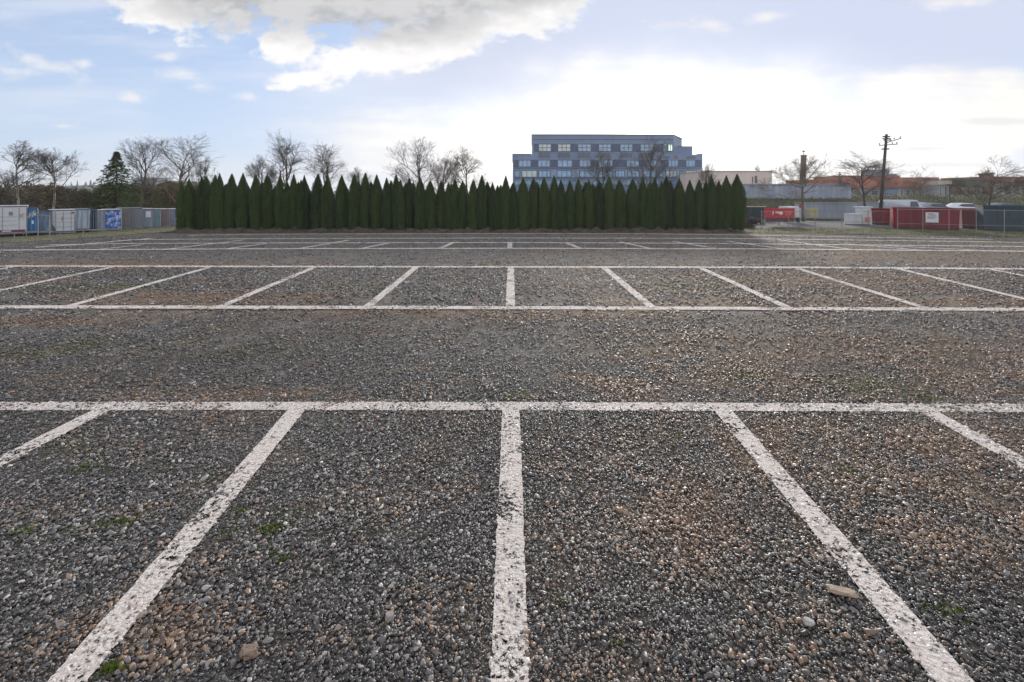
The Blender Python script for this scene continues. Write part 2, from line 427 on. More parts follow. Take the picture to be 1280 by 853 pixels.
for k in range(7):
    ico = gn.new('GeometryNodeMeshIcoSphere'); ico.inputs['Subdivisions'].default_value = 2 if k < 7 else 1
    sp_ = gn.new('GeometryNodeSetPosition'); pos = gn.new('GeometryNodeInputPosition')
    va = gn.new('ShaderNodeVectorMath'); va.operation = 'ADD'; va.inputs[1].default_value = (k*3.7, k*1.9, k*5.3)
    nz = gn.new('ShaderNodeTexNoise'); nz.inputs['Scale'].default_value = .75; nz.inputs['Detail'].default_value = 1.5
    sb = gn.new('ShaderNodeVectorMath'); sb.operation = 'SUBTRACT'; sb.inputs[1].default_value = (.5,.5,.5)
    scl = gn.new('ShaderNodeVectorMath'); scl.operation = 'SCALE'; scl.inputs['Scale'].default_value = 1.5
    gl.new(pos.outputs[0], va.inputs[0]); gl.new(va.outputs[0], nz.inputs['Vector']); gl.new(nz.outputs['Color'], sb.inputs[0])
    gl.new(sb.outputs[0], scl.inputs[0]); gl.new(scl.outputs[0], sp_.inputs['Offset']); gl.new(ico.outputs[0], sp_.inputs[0])
    ss = gn.new('GeometryNodeSetShadeSmooth'); gl.new(sp_.outputs[0], ss.inputs[0])
    sm_ = gn.new('GeometryNodeSetMaterial'); sm_.inputs['Material'].default_value = M['pebble']; gl.new(ss.outputs[0], sm_.inputs[0])
    gl.new(sm_.outputs[0], g2i.inputs[0])
iop = gn.new('GeometryNodeInstanceOnPoints'); iop.inputs['Pick Instance'].default_value = True
gl.new(gi_.outputs[0], iop.inputs['Points']); gl.new(g2i.outputs[0], iop.inputs['Instance'])
for nm, sk in (('rot','Rotation'),('scl','Scale')):
    na = gn.new('GeometryNodeInputNamedAttribute'); na.data_type = 'FLOAT_VECTOR'; na.inputs['Name'].default_value = nm
    gl.new(na.outputs['Attribute'], iop.inputs[sk])
gl.new(iop.outputs[0], go_.inputs[0])
go = obj('gravel', gm, M['pebble']); struct(go, 'stuff')
md = go.modifiers.new('stone_scatter', 'NODES'); md.node_group = ng

# single stones that stand out
def stone(name, px, py, l, w, h, rz, c, label, seed, z=.01, sharp=0):
    bm = bmesh.new(); bmesh.ops.create_icosphere(bm, subdivisions=4, radius=1)
    for v in bm.verts:
        p = v.co.copy(); q = 1 + (.22+sharp)*mn.fractal(p*1.3 + Vector((seed,0,0)), .7, 2, 3)
        e = abs(p.x)**.55*(1 if p.x > 0 else -1)
        v.co = Vector((e*l/2*q, p.y*w/2*q, (max(-.8, min(.75, p.z*1.4)))*h*.7*(1+.15*mn.noise(p*3+Vector((seed,2,1))))))
    me = MB().bm(bm).mesh(name, True); x, y = G(px, py)
    o = obj(name, me, mat(name, c, .75, .2, 30, .3, 60), None, (x, y, z), rz); tag(o, label, 'stone'); return o
stone('flat_stone', 1052, 744, .165, .058, .024, -.32, (.34,.27,.20), 'long flat tan stone lying in the dark gravel beside the right near line', 3, .025)
stone('round_stone', 487, 775, .048, .043, .034, .5, (.30,.28,.26), 'pale grey round pebble left of the centre white line', 5, .02)
stone('rough_stone', 312, 818, .085, .06, .035, .3, (.22,.16,.12), 'rough reddish tan stone in gravel right of the left near line', 17, .016, .2)
stone('pale_stone', 1011, 782, .056, .036, .028, -.5, (.40,.39,.36), 'small whitish stone in gravel below the long flat stone', 23, .02)

# ------------------------------------------------------------------ grass and moss
def blades(name, pts, h0, h1, w, m, seed):
    r_ = np.random.default_rng(seed); vs = []; fs = []
    for x, y, z, s in pts:
        a = r_.uniform(0, 6.28); hh = r_.uniform(h0, h1)*s; dx, dy = math.cos(a), math.sin(a); ln = r_.uniform(.1,.8)*hh
        b_ = r_.uniform(0, 6.28); n = len(vs); ww = w*r_.uniform(.6,1.3)
        vs += [(x-dx*ww, y-dy*ww, z-.01), (x+dx*ww, y+dy*ww, z-.01), (x+math.cos(b_)*ln*.4+dx*ww*.6, y+math.sin(b_)*ln*.4+dy*ww*.6, z+hh*.6), (x+math.cos(b_)*ln, y+math.sin(b_)*ln, z+hh)]
        fs.append((n, n+1, n+2, n+3))
    return struct(obj(name, mesh(name, vs, fs), m), 'stuff')
pts = []
for px, py, rr, n in [(140,838,.045,260),(338,662,.07,300),(1187,765,.07,200),(356,700,.05,90),(300,640,.06,80),(150,655,.12,260),(110,585,.14,240),(285,668,.06,60),(345,690,.08,80),(30,665,.07,120),
                      (1060,590,.08,80),(845,545,.1,80),(770,808,.04,40),(1160,500,.12,120),(930,470,.15,160),(640,495,.25,300),(410,535,.1,90),(260,600,.1,100),(700,755,.03,30)]:
    cx, cy = G(px, py)
    for k in range(n):
        a = random.uniform(0, 6.28); q = rr*math.sqrt(random.random())*(1+.5*math.sin(a*3+px))
        pts.append((cx+math.cos(a)*q*1.5, cy+math.sin(a)*q, 0, 1-.5*q/rr/1.5))
blades('moss', pts, .012, .038, .003, M['moss'], 3)

# grass verges, hedge bed: sheets a little above the ground
def sheet(name, poly, z, m):
    return struct(obj(name, mesh(name, [(x,y,z) for x,y in poly], [tuple(range(len(poly)))]), m))
lv = [G(-120,312), G(0,304.5), G(100,298.5), G(190,291.5), G(226,288.5), (-24.5,38), (-30,48), (-46,40)]
sheet('grass_verge', lv, .008, M['verge'])
rv = [G(930,291.5), G(1000,292.5), G(1130,293.8), G(1290,296.5), (44,30), (44,34), (19,35.2), (15.6,35.5)]
sheet('grass_verge', rv, .008, M['verge'])
M['asphalt'] = mat('asphalt', (.060,.060,.063), .9, .3, 1.2, .5, 30)
sheet('road', [(15.2,35.5),(19,35.2),(44,34),(130,30),(130,63.9),(14,63.9)], .004, M['asphalt'])
def inside(p, poly):
    x, y = p; c = False
    for (x0,y0),(x1,y1) in zip(poly, poly[1:]+poly[:1]):
        if (y0 > y) != (y1 > y) and x < (x1-x0)*(y-y0)/(y1-y0)+x0: c = not c
    return c
pts = []
for poly, n in ((lv, 16000), (rv, 15000)):
    bx = [p[0] for p in poly]; by = [p[1] for p in poly]
    for k in range(n):
        x = random.uniform(min(bx), max(bx)); y = random.uniform(min(by), max(by))
        g = mn.fractal(Vector((x*.7, y*.9, 2)), .7, 2, 3)
        if inside((x, y), poly) and g > -.25 + random.uniform(-.3,.3): pts.append((x, y, .008, .6+.7*max(0, g)))
for k in range(2500):                       # weeds along the foot of the hedge bed
    x = random.uniform(X(226,31.2), X(935,31.2)); pts.append((x, 30.95+random.uniform(-.25,.1), 0, .5))
blades('grass', pts, .05, .15, .012, M['grass'], 5)

# hedge bed: low uneven bank of soil and stones
x0, x1 = X(212,32), X(938,32); vs = []; fs = []; nx2, ny2 = 220, 9
for j in range(ny2):
    for i in range(nx2):
        x = x0+(x1-x0)*i/(nx2-1); t = j/(ny2-1); y = 31.0+t*2.4
        h = math.sin(min(1, t*2.6)*math.pi/2)*.20*min(1, min(i, nx2-1-i)/5)
        h += h*1.4*mn.fractal(Vector((x*2.2, y*2.5, 1)), .7, 2, 4)
        vs.append((x, y+.15*mn.noise(Vector((x*.9,j*.1,0))), max(-.005, h)+.004))
for j in range(ny2-1):
    for i in range(nx2-1):
        k = j*nx2+i; fs.append((k, k+1, k+1+nx2, k+nx2))
struct(obj('soil_bed', mesh('soil_bed', vs, fs, True), M['soil']))

# ------------------------------------------------------------------ arborvitae hedge
def arbor_mesh(seed, n=5200):
    r_ = random.Random(seed); vs = []; fs = []
    Hh, Rr = 1.0, 1.0                                         # unit: height 1, radius 1 (scaled per tree)
    def prof(t): return min(1, max(0, (1-t)/.34))**.95*(.80+.20*math.sin(min(1,t*2.4)*math.pi/2))*(1-.13*t) if t < 1 else 0
    ns, nl = 12, 16
    for j in range(nl+1):
        t = j/nl
        for k in range(ns):
            a = 2*math.pi*k/ns; q = prof(t)*.84*(1+.25*mn.noise(Vector((math.cos(a)*1.5, math.sin(a)*1.5, t*7+seed*3))))+.005
            vs.append((math.cos(a)*q, math.sin(a)*q, t*.985))
    for j in range(nl):
        for k in range(ns): fs.append((j*ns+k, j*ns+(k+1)%ns, (j+1)*ns+(k+1)%ns, (j+1)*ns+k))
    for i in range(n):
        t = r_.random()**.9; a = r_.uniform(0, 6.283)
        lump = 1+.28*mn.noise(Vector((math.cos(a)*1.5, math.sin(a)*1.5, t*7+seed*3)))+.10*mn.noise(Vector((math.cos(a)*4, math.sin(a)*4, t*22+seed)))
        q = prof(t)*lump*r_.uniform(.82,1.04)+.01
        x, y = math.cos(a)*q, math.sin(a)*q
        l = r_.uniform(.018,.040); w = r_.uniform(.06,.13); ta = a+math.pi/2+r_.uniform(-.7,.7)
        o = r_.uniform(.02,.13)
        n0 = len(vs)
        vs += [(x-math.cos(ta)*w/2, y-math.sin(ta)*w/2, t), (x+math.cos(ta)*w/2, y+math.sin(ta)*w/2, t+r_.uniform(-.006,.006)),
               (x+math.cos(a)*o*min(1, prof(t)*3), y+math.sin(a)*o*min(1, prof(t)*3), min(t+l, 1.02))]
        fs.append((n0, n0+1, n0+2))
    me = mesh('arborvitae', vs, fs); me.materials.append(M['arbor']); return me
amesh = [arbor_mesh(s) for s in range(9)]
tops = [(228,228),(238,224),(252,222.5),(258,221),(269,219),(276,217),(289,218),(303,218),(320,219),(335.5,218.5),(350,220.5),(359,229),(367,219.5),(376,225),(381,220),(397,219),(407,228),(411,219.5),(428,219.5),(442,218.5),
        (457,217.5),(471,219.5),(484,223),(495,219.5),(502,225.5),(511,223),(526,222.5),(538,226.5),(551,226.5),(561,229),(569,223.5),(578,232),(591,226),(602,220.5),(615,229),(622,232),(631,221),(642,229),
        (654,223),(667,224),(679,223),(693,220),(702,226),(713,226),(724,224.5),(736,225),(749,226),(762,220),(775,225.5),(790,223),(803,222),(812,228),(818,223),(826,228),(834,221),(849,224),(862,225),(873,226),(888,219.5),(898,226),(907,221),(921,219)]
HG = 'evergreen trees of the clipped columnar hedge row'
for i, (px, ty) in enumerate(tops):
    px = px + random.uniform(-.8,.8)
    d = 32.1 + random.uniform(-.12,.18); nb = [abs(px-q[0]) for q in tops if q[0] != tops[i][0]]
    gap = (tops[min(i+1,len(tops)-1)][0]-tops[max(i-1,0)][0])/2*d/FOC
    o = obj('arborvitae_tree', amesh[(i*4+i//9) % 9], None, None, (X(px,d), d, .10), random.uniform(0,6.28))
    h = Z(ty, d)-.10; rr = max(.37, min(.47, gap*.64))*random.uniform(.95,1.08)
    if i == len(tops)-1: rr = .55
    o.scale = (rr, rr*random.uniform(.9,1.1), h*random.uniform(.985,1.01))
    o.rotation_euler[0] = random.uniform(-.02,.02); o.rotation_euler[1] = random.uniform(-.012,.012)
    if i == 0: tag(o, 'dark green columnar evergreen at the left end of the hedge, next to the containers', 'evergreen tree', HG)
    elif i == len(tops)-1: tag(o, 'broad dark green pointed evergreen at the right end of the hedge', 'evergreen tree', HG)
    else: tag(o, 'dark green narrow columnar evergreen within the long hedge row behind the lot', 'evergreen tree', HG)

for k in range(46):                          # a second, slightly lower rank closes the row
    px = 236+k*14.95+random.uniform(-4,4); d = 32.75+random.uniform(-.1,.1)
    o = obj('arborvitae_tree', amesh[(k*5+2) % 9], None, None, (X(px,d), d, .10), random.uniform(0,6.28))
    o.scale = (random.uniform(.40,.5), .45, Z(random.uniform(226.5,233.5), d)-.10)
    tag(o, 'dark green narrow columnar evergreen within the long hedge row behind the lot', 'evergreen tree', HG)
# ------------------------------------------------------------------ bare trees
def bare_tree(seed, h, rad, style):
    """returns trunk mesh and crown mesh; height h, crown radius rad"""
    r_ = random.Random(seed); tubes = []; tips = []
    def rv(s=1): return Vector((r_.gauss(0,1), r_.gauss(0,1), r_.gauss(0,1)))*s
    def grow(p, d, L, rad0, lev):
        n = (6,6,4,3,2)[lev]; pts = [p.copy()]; rs = [rad0]; q = p.copy(); dd = d.copy()
        for i in range(n):
            dd = (dd + rv((.04,.10,.15,.2,.25)[lev]) + Vector((0,0,(.1,.10,.08,.05,.03)[lev]))).normalized()
            q = q + dd*L/n; pts.append(q.copy()); rs.append(max(.006, rad0*(1-(i+1)/n*(.6 if lev == 0 else .8))))
        tubes.append((lev, pts, rs)); tips.append(q)
        if lev >= 4: return
        nc = (style['n0'], 7, 6, 6)[lev]
        for k in range(nc):
            t = r_.uniform(style['start'] if lev == 0 else .2, 1.0) if k else 1.0
            i = min(n-1, int(t*n)); f = t*n-i; bp_ = pts[i].lerp(pts[i+1], min(1, f))
            base = (pts[i+1]-pts[i]).normalized()
            side = rv(); side = (side-base*side.dot(base)).normalized()
            ang = r_.uniform(*(style['ang'] if lev == 0 else (.35,.95))) if t < .98 else r_.uniform(.05,.4)
            nd = (base*math.cos(ang)+side*math.sin(ang)).normalized()
            ln = L*(r_.uniform(.40,.72) if lev == 0 else r_.uniform(.45,.82))*(style['len'] if lev == 0 else 1)*(1.15-.45*t if lev else 1.2-.5*t)
            grow(bp_, nd, ln, min(rs[i]*.8, (0,.066,.034,.017,.0095)[lev+1]*r_.uniform(.7,1.15)*h/8), lev+1)
    grow(Vector((0,0,0)), Vector((style.get('lean',0),0,1)).normalized(), style['trunk'], style.get('r',.15)*h/8, 0)
    zt = max(t.z for t in tips); rr = sorted(math.hypot(t.x, t.y) for t in tips)[int(len(tips)*.97)]
    sz, sx = h/zt, rad/rr; T, C = MB(), MB()
    for lev, pts, rs in tubes:
        (T if lev == 0 else C).tube([(p.x*sx, p.y*sx, p.z*sz) for p in pts], rs, (8,5,4,3,3)[lev], lev < 2)
    return T, C
# scale keeps the thin wood visible: branch radii are set in the unit tree, so choose r with the final size in mind
VASE = dict(n0=8, start=.25, ang=(.35,.85), len=1.0, trunk=.75, r=.15)
WIDE = dict(n0=9, start=.35, ang=(.7,1.25), len=1.15, trunk=.65, r=.16)
UPR = dict(n0=12, start=.25, ang=(.5,1.1), len=.72, trunk=1.0, r=.12)
TREES = [  # px, top row, distance, crown radius px, style, seed, bark, label
 (21,177,46,40,UPR,1,'bark_pale','bare tree with pale trunk behind the white container, nearest the left edge'),
 (66,187,48,27,UPR,2,'bark_pale','bare slim pale tree second from the left edge, left of the fir'),
 (176,176,52,26,VASE,3,'bark','bare tree just right of the dark fir, with thin upright twigs'),
 (222,169,48,44,VASE,4,'bark_warm','large bare tree rising beside the left end of the hedge'),
 (258,196,58,18,VASE,5,'bark','small bare tree behind the left part of the hedge, right of the large one'),
 (328,196,54,19,VASE,6,'bark','low bare tree on the left of the tall pair behind the hedge'),
 (358,164,54,37,VASE,7,'bark','tallest bare tree behind the left half of the hedge, fan shaped'),
 (404,177,56,35,VASE,8,'bark','spreading bare tree right of the tallest fan shaped one behind the hedge'),
 (450,209,60,16,VASE,9,'bark','small bushy bare treetop barely above the hedge, left of centre'),
 (527,174,54,42,WIDE,10,'bark','broad bare tree with layered branches behind the hedge left of the office'),
 (552,187,58,27,VASE,51,'bark','narrow bare tree between the two broader ones left of the office'),
 (587,184,54,34,VASE,12,'bark','rounded bare tree behind the hedge, nearest the left corner of the office'),
 (757,184,62,36,WIDE,13,'bark','bare tree in front of the middle of the blue grey office'),
 (813,172,62,36,WIDE,14,'bark','taller bare tree in front of the right half of the blue grey office'),
 (884,203,70,15,VASE,15,'bark','thin bare treetop at the right corner of the blue grey office'),
 (1004,193,44,50,WIDE,16,'bark_warm','bare spreading tree in front of the brick chimney, near the red banner'),
 (1083,189,46,40,VASE,17,'bark','bare tree left of the utility pole, behind white bins'),
 (1143,211,78,22,VASE,18,'bark_warm','small distant bare tree right of the utility pole before the red roofs'),
 (1234,197,42,46,WIDE,19,'bark','bare spreading tree behind the blue container at the far right'),
 (1272,225,80,22,WIDE,20,'bark','low bare tree at the right edge before the brown building'),
 (-40,185,50,40,UPR,21,'bark','bare tree outside the left edge of the frame'),
]
for px, ty, d, rp, st, seed, bk, lab in TREES[:-1]:
    h = EYE+(Z(ty, d)-EYE)*1.07; T, C = bare_tree(seed, h, rp*1.1*d/FOC, st)
    t = thing('bare_tree', lab, 'tree', (X(px,d), d, 0), 0, 'leafless trees round the lot')
    T.build('trunk', M[bk], t, smooth=True); C.build('crown', M['bark' if bk == 'bark_pale' else bk], t, smooth=True)

# fir
def fir(px, ty, d, rp, label, seed=5, name='fir_tree', nb=260):
    r_ = random.Random(seed); h = Z(ty, d); Rm = rp*d/FOC
    t = thing(name, label, 'tree', (X(px,d), d, 0))
    MB().tube([(0,0,0),(0,0,h*.5),(0,0,h*.97)], [.13,.08,.015], 7).build('trunk', M['bark'], t)
    vs = []; fs = []
    for i in range(nb):
        u = i/nb; z = h*(.10+.89*u); a = i*2.399+r_.uniform(-.3,.3)
        L = Rm*((1-u)**.9*.85+.15*(1-u)**.3*(1-u))*r_.uniform(.6,1.12)+.06
        for s in range(int(26*L/Rm)+14):
            v = r_.random()**.7; q = L*v
            x, y = math.cos(a)*q, math.sin(a)*q; zz = z - .30*q + .14*q*v + r_.uniform(-.05,.05)
            sp_a = a + r_.choice((-1,1))*r_.uniform(.3,1.2); l = r_.uniform(.18,.38)*(1.1-.5*v); w = r_.uniform(.04,.09)
            ex, ey, ez = x+math.cos(sp_a)*l, y+math.sin(sp_a)*l, zz-r_.uniform(.0,.14)
            n = len(vs); pa = sp_a+math.pi/2
            vs += [(x-math.cos(pa)*w,y-math.sin(pa)*w,zz-.02),(x+math.cos(pa)*w,y+math.sin(pa)*w,zz+.03),(ex,ey,ez)]; fs.append((n,n+1,n+2))
    obj('crown', mesh('crown', vs, fs), M['fir'], t); return t
fir(146,189,45,46,'dark green fir with pointed top behind the grey container', 5)
fir(1050,214,92,8,'small dark conifer at the left end of the red roofed buildings', 9, nb=60)

# shrubs / thicket / far wood
def clump(cx, cy, rx, ry, h, n, r_, size, vs, fs, up=.5):
    for i in range(n):
        a = r_.uniform(0,6.283); q = math.sqrt(r_.random()); z = r_.random()**.75
        k = math.sqrt(max(0, 1-z*z*.9))*(1+.35*mn.noise(Vector((a*1.2+cx, z*3, cy))))
        x, y = cx+math.cos(a)*q*rx*k, cy+math.sin(a)*q*ry*k; zz = z*h*(1+.25*mn.noise(Vector((x*1.3,y*1.3,4))))
        b1 = r_.uniform(0,6.283); s = size*r_.uniform(.5,1.4); n0 = len(vs)
        d = Vector((math.cos(b1), math.sin(b1), r_.uniform(-.3,1.2)*up)).normalized()*s; e = Vector((r_.gauss(0,1),r_.gauss(0,1),r_.gauss(0,1))).normalized()*s*.35
        p = Vector((x,y,zz)); vs += [tuple(p-e), tuple(p+e), tuple(p+d)]; fs.append((n0,n0+1,n0+2))
r_ = random.Random(12); vs = []; fs = []
for k in range(34):
    px = -60+k*9.3; d = r_.uniform(52,70); ty = r_.uniform(229,243)
    clump(X(px,d), d, r_.uniform(1.4,2.4), 1.3, Z(ty,d), 900, r_, .34, vs, fs, 1.2)
struct(obj('thicket', mesh('thicket', vs, fs), M['thicket']), 'stuff')
def shrub(px, ty, d, rp, label, seed, m='shrub', n=1200, base=0.0):
    r_ = random.Random(seed); vs = []; fs = []
    clump(0, 0, rp*d/FOC, rp*d/FOC*.8, Z(ty,d)-base, n, r_, max(.10, .02*d*.12), vs, fs, 1.0)
    return tag(obj('shrub', mesh('shrub', vs, fs), M[m], None, (X(px,d), d, base)), label, 'shrub', 'shrubs round the lot')
shrub(196,236,44,9,'olive yellow shrub right of the fir, behind the teal container', 31)
shrub(207,243,42,7,'low yellowish shrub behind the white roofed container near the hedge', 32)
shrub(95,252,42,9,'low olive shrub behind the white container, under the slim pale tree', 33)
shrub(1200,236,88,7,'dark shrub by the storefront canopy among the red roofs', 34, 'thicket')
shrub(1060,232,90,9,'dark olive shrub in front of the left red roofed building', 35, 'thicket')
shrub(936,281,35,9,'low brownish shrub at the right end of the hedge', 36, 'thicket', 700)
shrub(926,262,40,9,'pale olive shrub behind the right end of the hedge', 37, 'shrub', 800)
for k, px in enumerate((1030,1128,1180)): pass

# far wooded hill: terrain + conifers as one wood
d = 520; vs = []; fs = []; prof = []
for k in range(60):
    px = -260+k*13.5; prof.append((X(px,d), 3+9*math.exp(-((px-118)/75)**2)+4*math.exp(-((px+60)/120)**2)+1.5*mn.noise(Vector((k*.3,0,0)))))
for x, h in prof: vs += [(x,d-60,-1),(x,d,h),(x,d+120,-1)]
for k in range(len(prof)-1):
    a = 3*k; fs += [(a,a+3,a+4,a+1),(a+1,a+4,a+5,a+2)]
struct(obj('hills', mesh('hills', vs, fs, True), M['far_wood']))
vs = []; fs = []; r_ = random.Random(3)
for k in range(420):
    x = r_.uniform(X(-200,d), X(260,d)); j = min(len(prof)-2, int((x-prof[0][0])/(prof[1][0]-prof[0][0]))); h0 = prof[j][1]
    dy = r_.uniform(-50,30); hh = r_.uniform(3,6.5)*(1.25 if 100 < x/d*FOC+640 < 135 else .8); w = r_.uniform(1.0,1.9)
    zb = max(0, h0*(1+dy/60) if dy < 0 else h0*(1-dy/120))
    for l in range(3):
        n = len(vs); z0 = zb+hh*l*.27; ww = w*(1-l*.27)
        ring = [(x+math.cos(q)*ww*r_.uniform(.7,1.2), d+dy+math.sin(q)*ww, z0) for q in (0,1.05,2.1,3.14,4.2,5.24)]
        vs += ring+[(x,d+dy,min(zb+hh, z0+hh*.5))]; fs += [(n+i, n+(i+1)%6, n+6) for i in range(6)]
struct(obj('distant_forest', mesh('distant_forest', vs, fs), M['far_wood']), 'stuff')

# ------------------------------------------------------------------ office building
D = 110.0
ox, oy = X(760,D), D
office = thing('office_building', 'blue grey stepped office building with window bands rising behind the hedge', 'building', (ox, oy, 0))
def bx(px): return X(px, D)-ox
def bz(py): return Z(py, D)
MB().plan([(bx(641),0),(bx(878),0),(bx(878),26),(bx(641)+1.5,26)], 0, bz(193.5)).build('wall', M['facade'], office)
up = [(bx(665),.02),(bx(842),.02),(41.9-ox,8.3),(41.9-ox,24),(bx(665)+1,24)]
MB().plan(up, bz(193.5)+.003, bz(169.2)).build('upper_storey', M['facade'], office)
MB().plan([(bx(846)+.6,3.2),(bx(872),3.2),(bx(872),20),(bx(846)+.6,20)], bz(193.5)+.003, bz(182.0)).build('side_storey', M['facade'], office)
e = MB().plan([(bx(664.4),-.1),(bx(842)+.05,-.1),(42.1-ox,8.25),(42.1-ox,24.1),(bx(664.4)+1,24.1)], bz(169.2)+.003, bz(168.2))
e.box(bx(640.5), bx(664.3), -.1, 26.1, bz(193.5)+.003, bz(192.6)); e.box(bx(846)+.55, bx(872.4), 3.1, 20.1, bz(182)+.003, bz(181.2))
e.box(bx(872.6), bx(878.4), -.1, 26.1, bz(193.5)+.003, bz(192.7)); e.build('parapet_coping', M['roof_edge'], office)
q = MB().box(bx(667), bx(841.5), -.06, .018, bz(175.0), bz(174.2)); q.box(bx(643), bx(877.5), -.08, -.003, bz(210.9), bz(210.2)); q.box(bx(643),bx(877.5),-.08,-.003,bz(223.4),bz(222.6))
q.build('ledge', M['facade_dark'], office)
def window(x0, x1, y0, y1, glass, nm=3, tr=0):
    wx0, wx1, z0, z1 = bx(x0), bx(x1), bz(y1), bz(y0)
    f = MB(); t = .14
    f.box(wx0, wx1, -.16, -.005, z1-t, z1); f.box(wx0, wx1, -.16, -.005, z0, z0+t)
    f.box(wx0, wx0+t, -.159, -.005, z0+t, z1-t); f.box(wx1-t, wx1, -.159, -.005, z0+t, z1-t)
    for k in range(1, nm):
        xm = wx0+(wx1-wx0)*k/nm; f.box(xm-.06, xm+.06, -.13, -.005, z0+t, z1-t)
    if tr: zm = z0+(z1-z0)*.52; f.box(wx0+t, wx1-t, -.12, -.005, zm-.06, zm+.06)
    w = f.build('window', M['win_frame'], office)
    MB().box(wx0+t, wx1-t, -.06, -.004, z0+t, z1-t).build('pane', M[glass], w); return w
r1 = [(673,689,'win_pale'),(697,713.5,'win_pale'),(722,739,'win_blue'),(748,764,'win_blue'),(774.5,791,'win_blue'),(800,817,'win_blue'),(828,843-2,'win_blue')]
for x0_, x1_, g in r1: window(x0_, x1_, 180, 190, g, 3, 1)
w = window(834.3, 840.6, 180.4, 189.6, 'win_lit', 2); w.location.y = -.165; w['label'] = 'bright lit window pane'
window(828.6, 833.4, 180.4, 182.4, 'win_lit', 1).location.y = -.165
r2 = [(648,664),(672,688),(696.5,715.5),(724,739),(748,766),(783,799),(812,826),(835,848),(857,869)]
for x0_, x1_ in r2: window(x0_, x1_, 200, 209.2, 'win_blue', 3)
r3 = [(642.5,650,'win_blue'),(652,671.5,'win_pale'),(673,688.5,'win_blue'),(696,714.5,'win_blue'),(724,745,'win_blue'),(748,766,'win_blue'),(769,781,'win_blue'),(784,800,'win_blue'),(804,829,'win_blue'),(832,846,'win_pale'),(849,855,'win_blue'),(857,870.5,'win_pale')]
for x0_, x1_, g in r3: window(x0_, x1_, 213, 222, g, 3)
r4 = [(643,668),(669,694),(695,720),(721,746),(747,772),(773,798),(799,824),(825,850),(851,876)]
for x0_, x1_ in r4: window(x0_, x1_, 225, 232, 'win_blue', 5)
def panel(x0_, x1_, y0_, y1_, m_, k=0): MB().box(bx(x0_), bx(x1_), -.05-k, -.003, bz(y1_), bz(y0_)).build('facade_panel', M[m_], office)
def gaps(row, a, b_):
    xs_ = [a]+[v for p in row for v in p[:2]]+[b_]; return [(xs_[i]+.15, xs_[i+1]-.15) for i in range(0, len(xs_), 2) if xs_[i+1]-xs_[i] > 1.5]
for x0_, x1_ in gaps(r1, 667.5, 842.0-.6): panel(x0_, x1_, 180, 190, 'facade_dark')
for x0_, x1_ in gaps(r2, 642, 877): panel(x0_, x1_, 200, 209.2, 'facade_dark')
for x0_, x1_ in gaps(r3, 642, 877): panel(x0_, x1_, 213, 222, 'facade_light')
for x0_, x1_, *_ in r1[:-1]: panel(x0_, x1_-1, 191.8, 197.5, 'louvre')
for x0_, x1_ in ((829,837),(842,848),(858,870)): panel(x0_, x1_, 195.5, 198.5, 'louvre')

# ------------------------------------------------------------------ other buildings
def block(name, label, px0, px1, ytop, d, depth, m_, extra=None):
    cx = X((px0+px1)/2, d); hw = (px1-px0)/2*d/FOC; zt = Z(ytop, d)
    t = thing(name, label, 'building', (cx, d, 0))
    MB().box(-hw, hw, 0, depth, 0, zt).build('wall', M[m_], t)
    return t, hw, zt, (lambda px: X(px, d)-cx), (lambda py: Z(py, d))
t, hw, zt, lx, lz = block('beige_building', 'plain beige flat roofed block right of the office', 880, 965, 215, 96, 14, 'plaster')
MB().box(-hw-.1, hw+.1, -.12, 14.1, zt+.003, zt+.22).build('parapet', M['cream'], t)
f = MB().box(lx(943.4), lx(946.2), -.12, -.004, lz(229), lz(220)).build('window', M['win_frame'], t); MB().box(lx(943.9), lx(945.7), -.15, -.123, lz(228), lz(223)).build('pane', M['shop_glass'], f)
MB().box(lx(940.2), lx(940.9), -.1, -.004, lz(229), lz(221)).build('downpipe', M['dark_steel'], t)
shrub(947,208,97,6,'bushy treetop showing above the roof of the beige block', 41, 'thicket', 700)
t, hw, zt, lx, lz = block('warehouse', 'long low pale blue grey warehouse in front of the beige block', 924, 1064, 231.5, 72, 9, 'pale_wall')
MB().box(-hw-.1, hw+.1, -.1, 9.1, zt+.003, zt+.18).build('roof', M['roof_grey'], t)
for px in (960, 985, 1020): MB().box(lx(px), lx(px+8), -.06, -.004, .2, 2.4).build('door', M['facade_light'], t)
# chimney
d = 88; t = thing('brick_chimney', 'tall tapering dark brick chimney behind the bare tree', 'chimney', (X(1003.5,d), d, 0), 0)
h = Z(194, d); r0, r1_ = .72, .46
MB().tube([(0,0,0),(0,0,h*.5),(.15,0,h-.3)], [r0,(r0+r1_)/2,r1_], 8).build('shaft', M['brick'], t)
MB().tube([(.15,0,h-.297),(.15,0,h)], [r1_+.06,r1_+.06], 8).build('cap', M['brown_brick'], t)
MB().tube([(.15,0,h+.003),(.15,0,h+.55)], [.05,.04], 6).box(-.02,.32,-.12,.12,h+.55,h+.8).build('vent', M['dark_steel'], t)
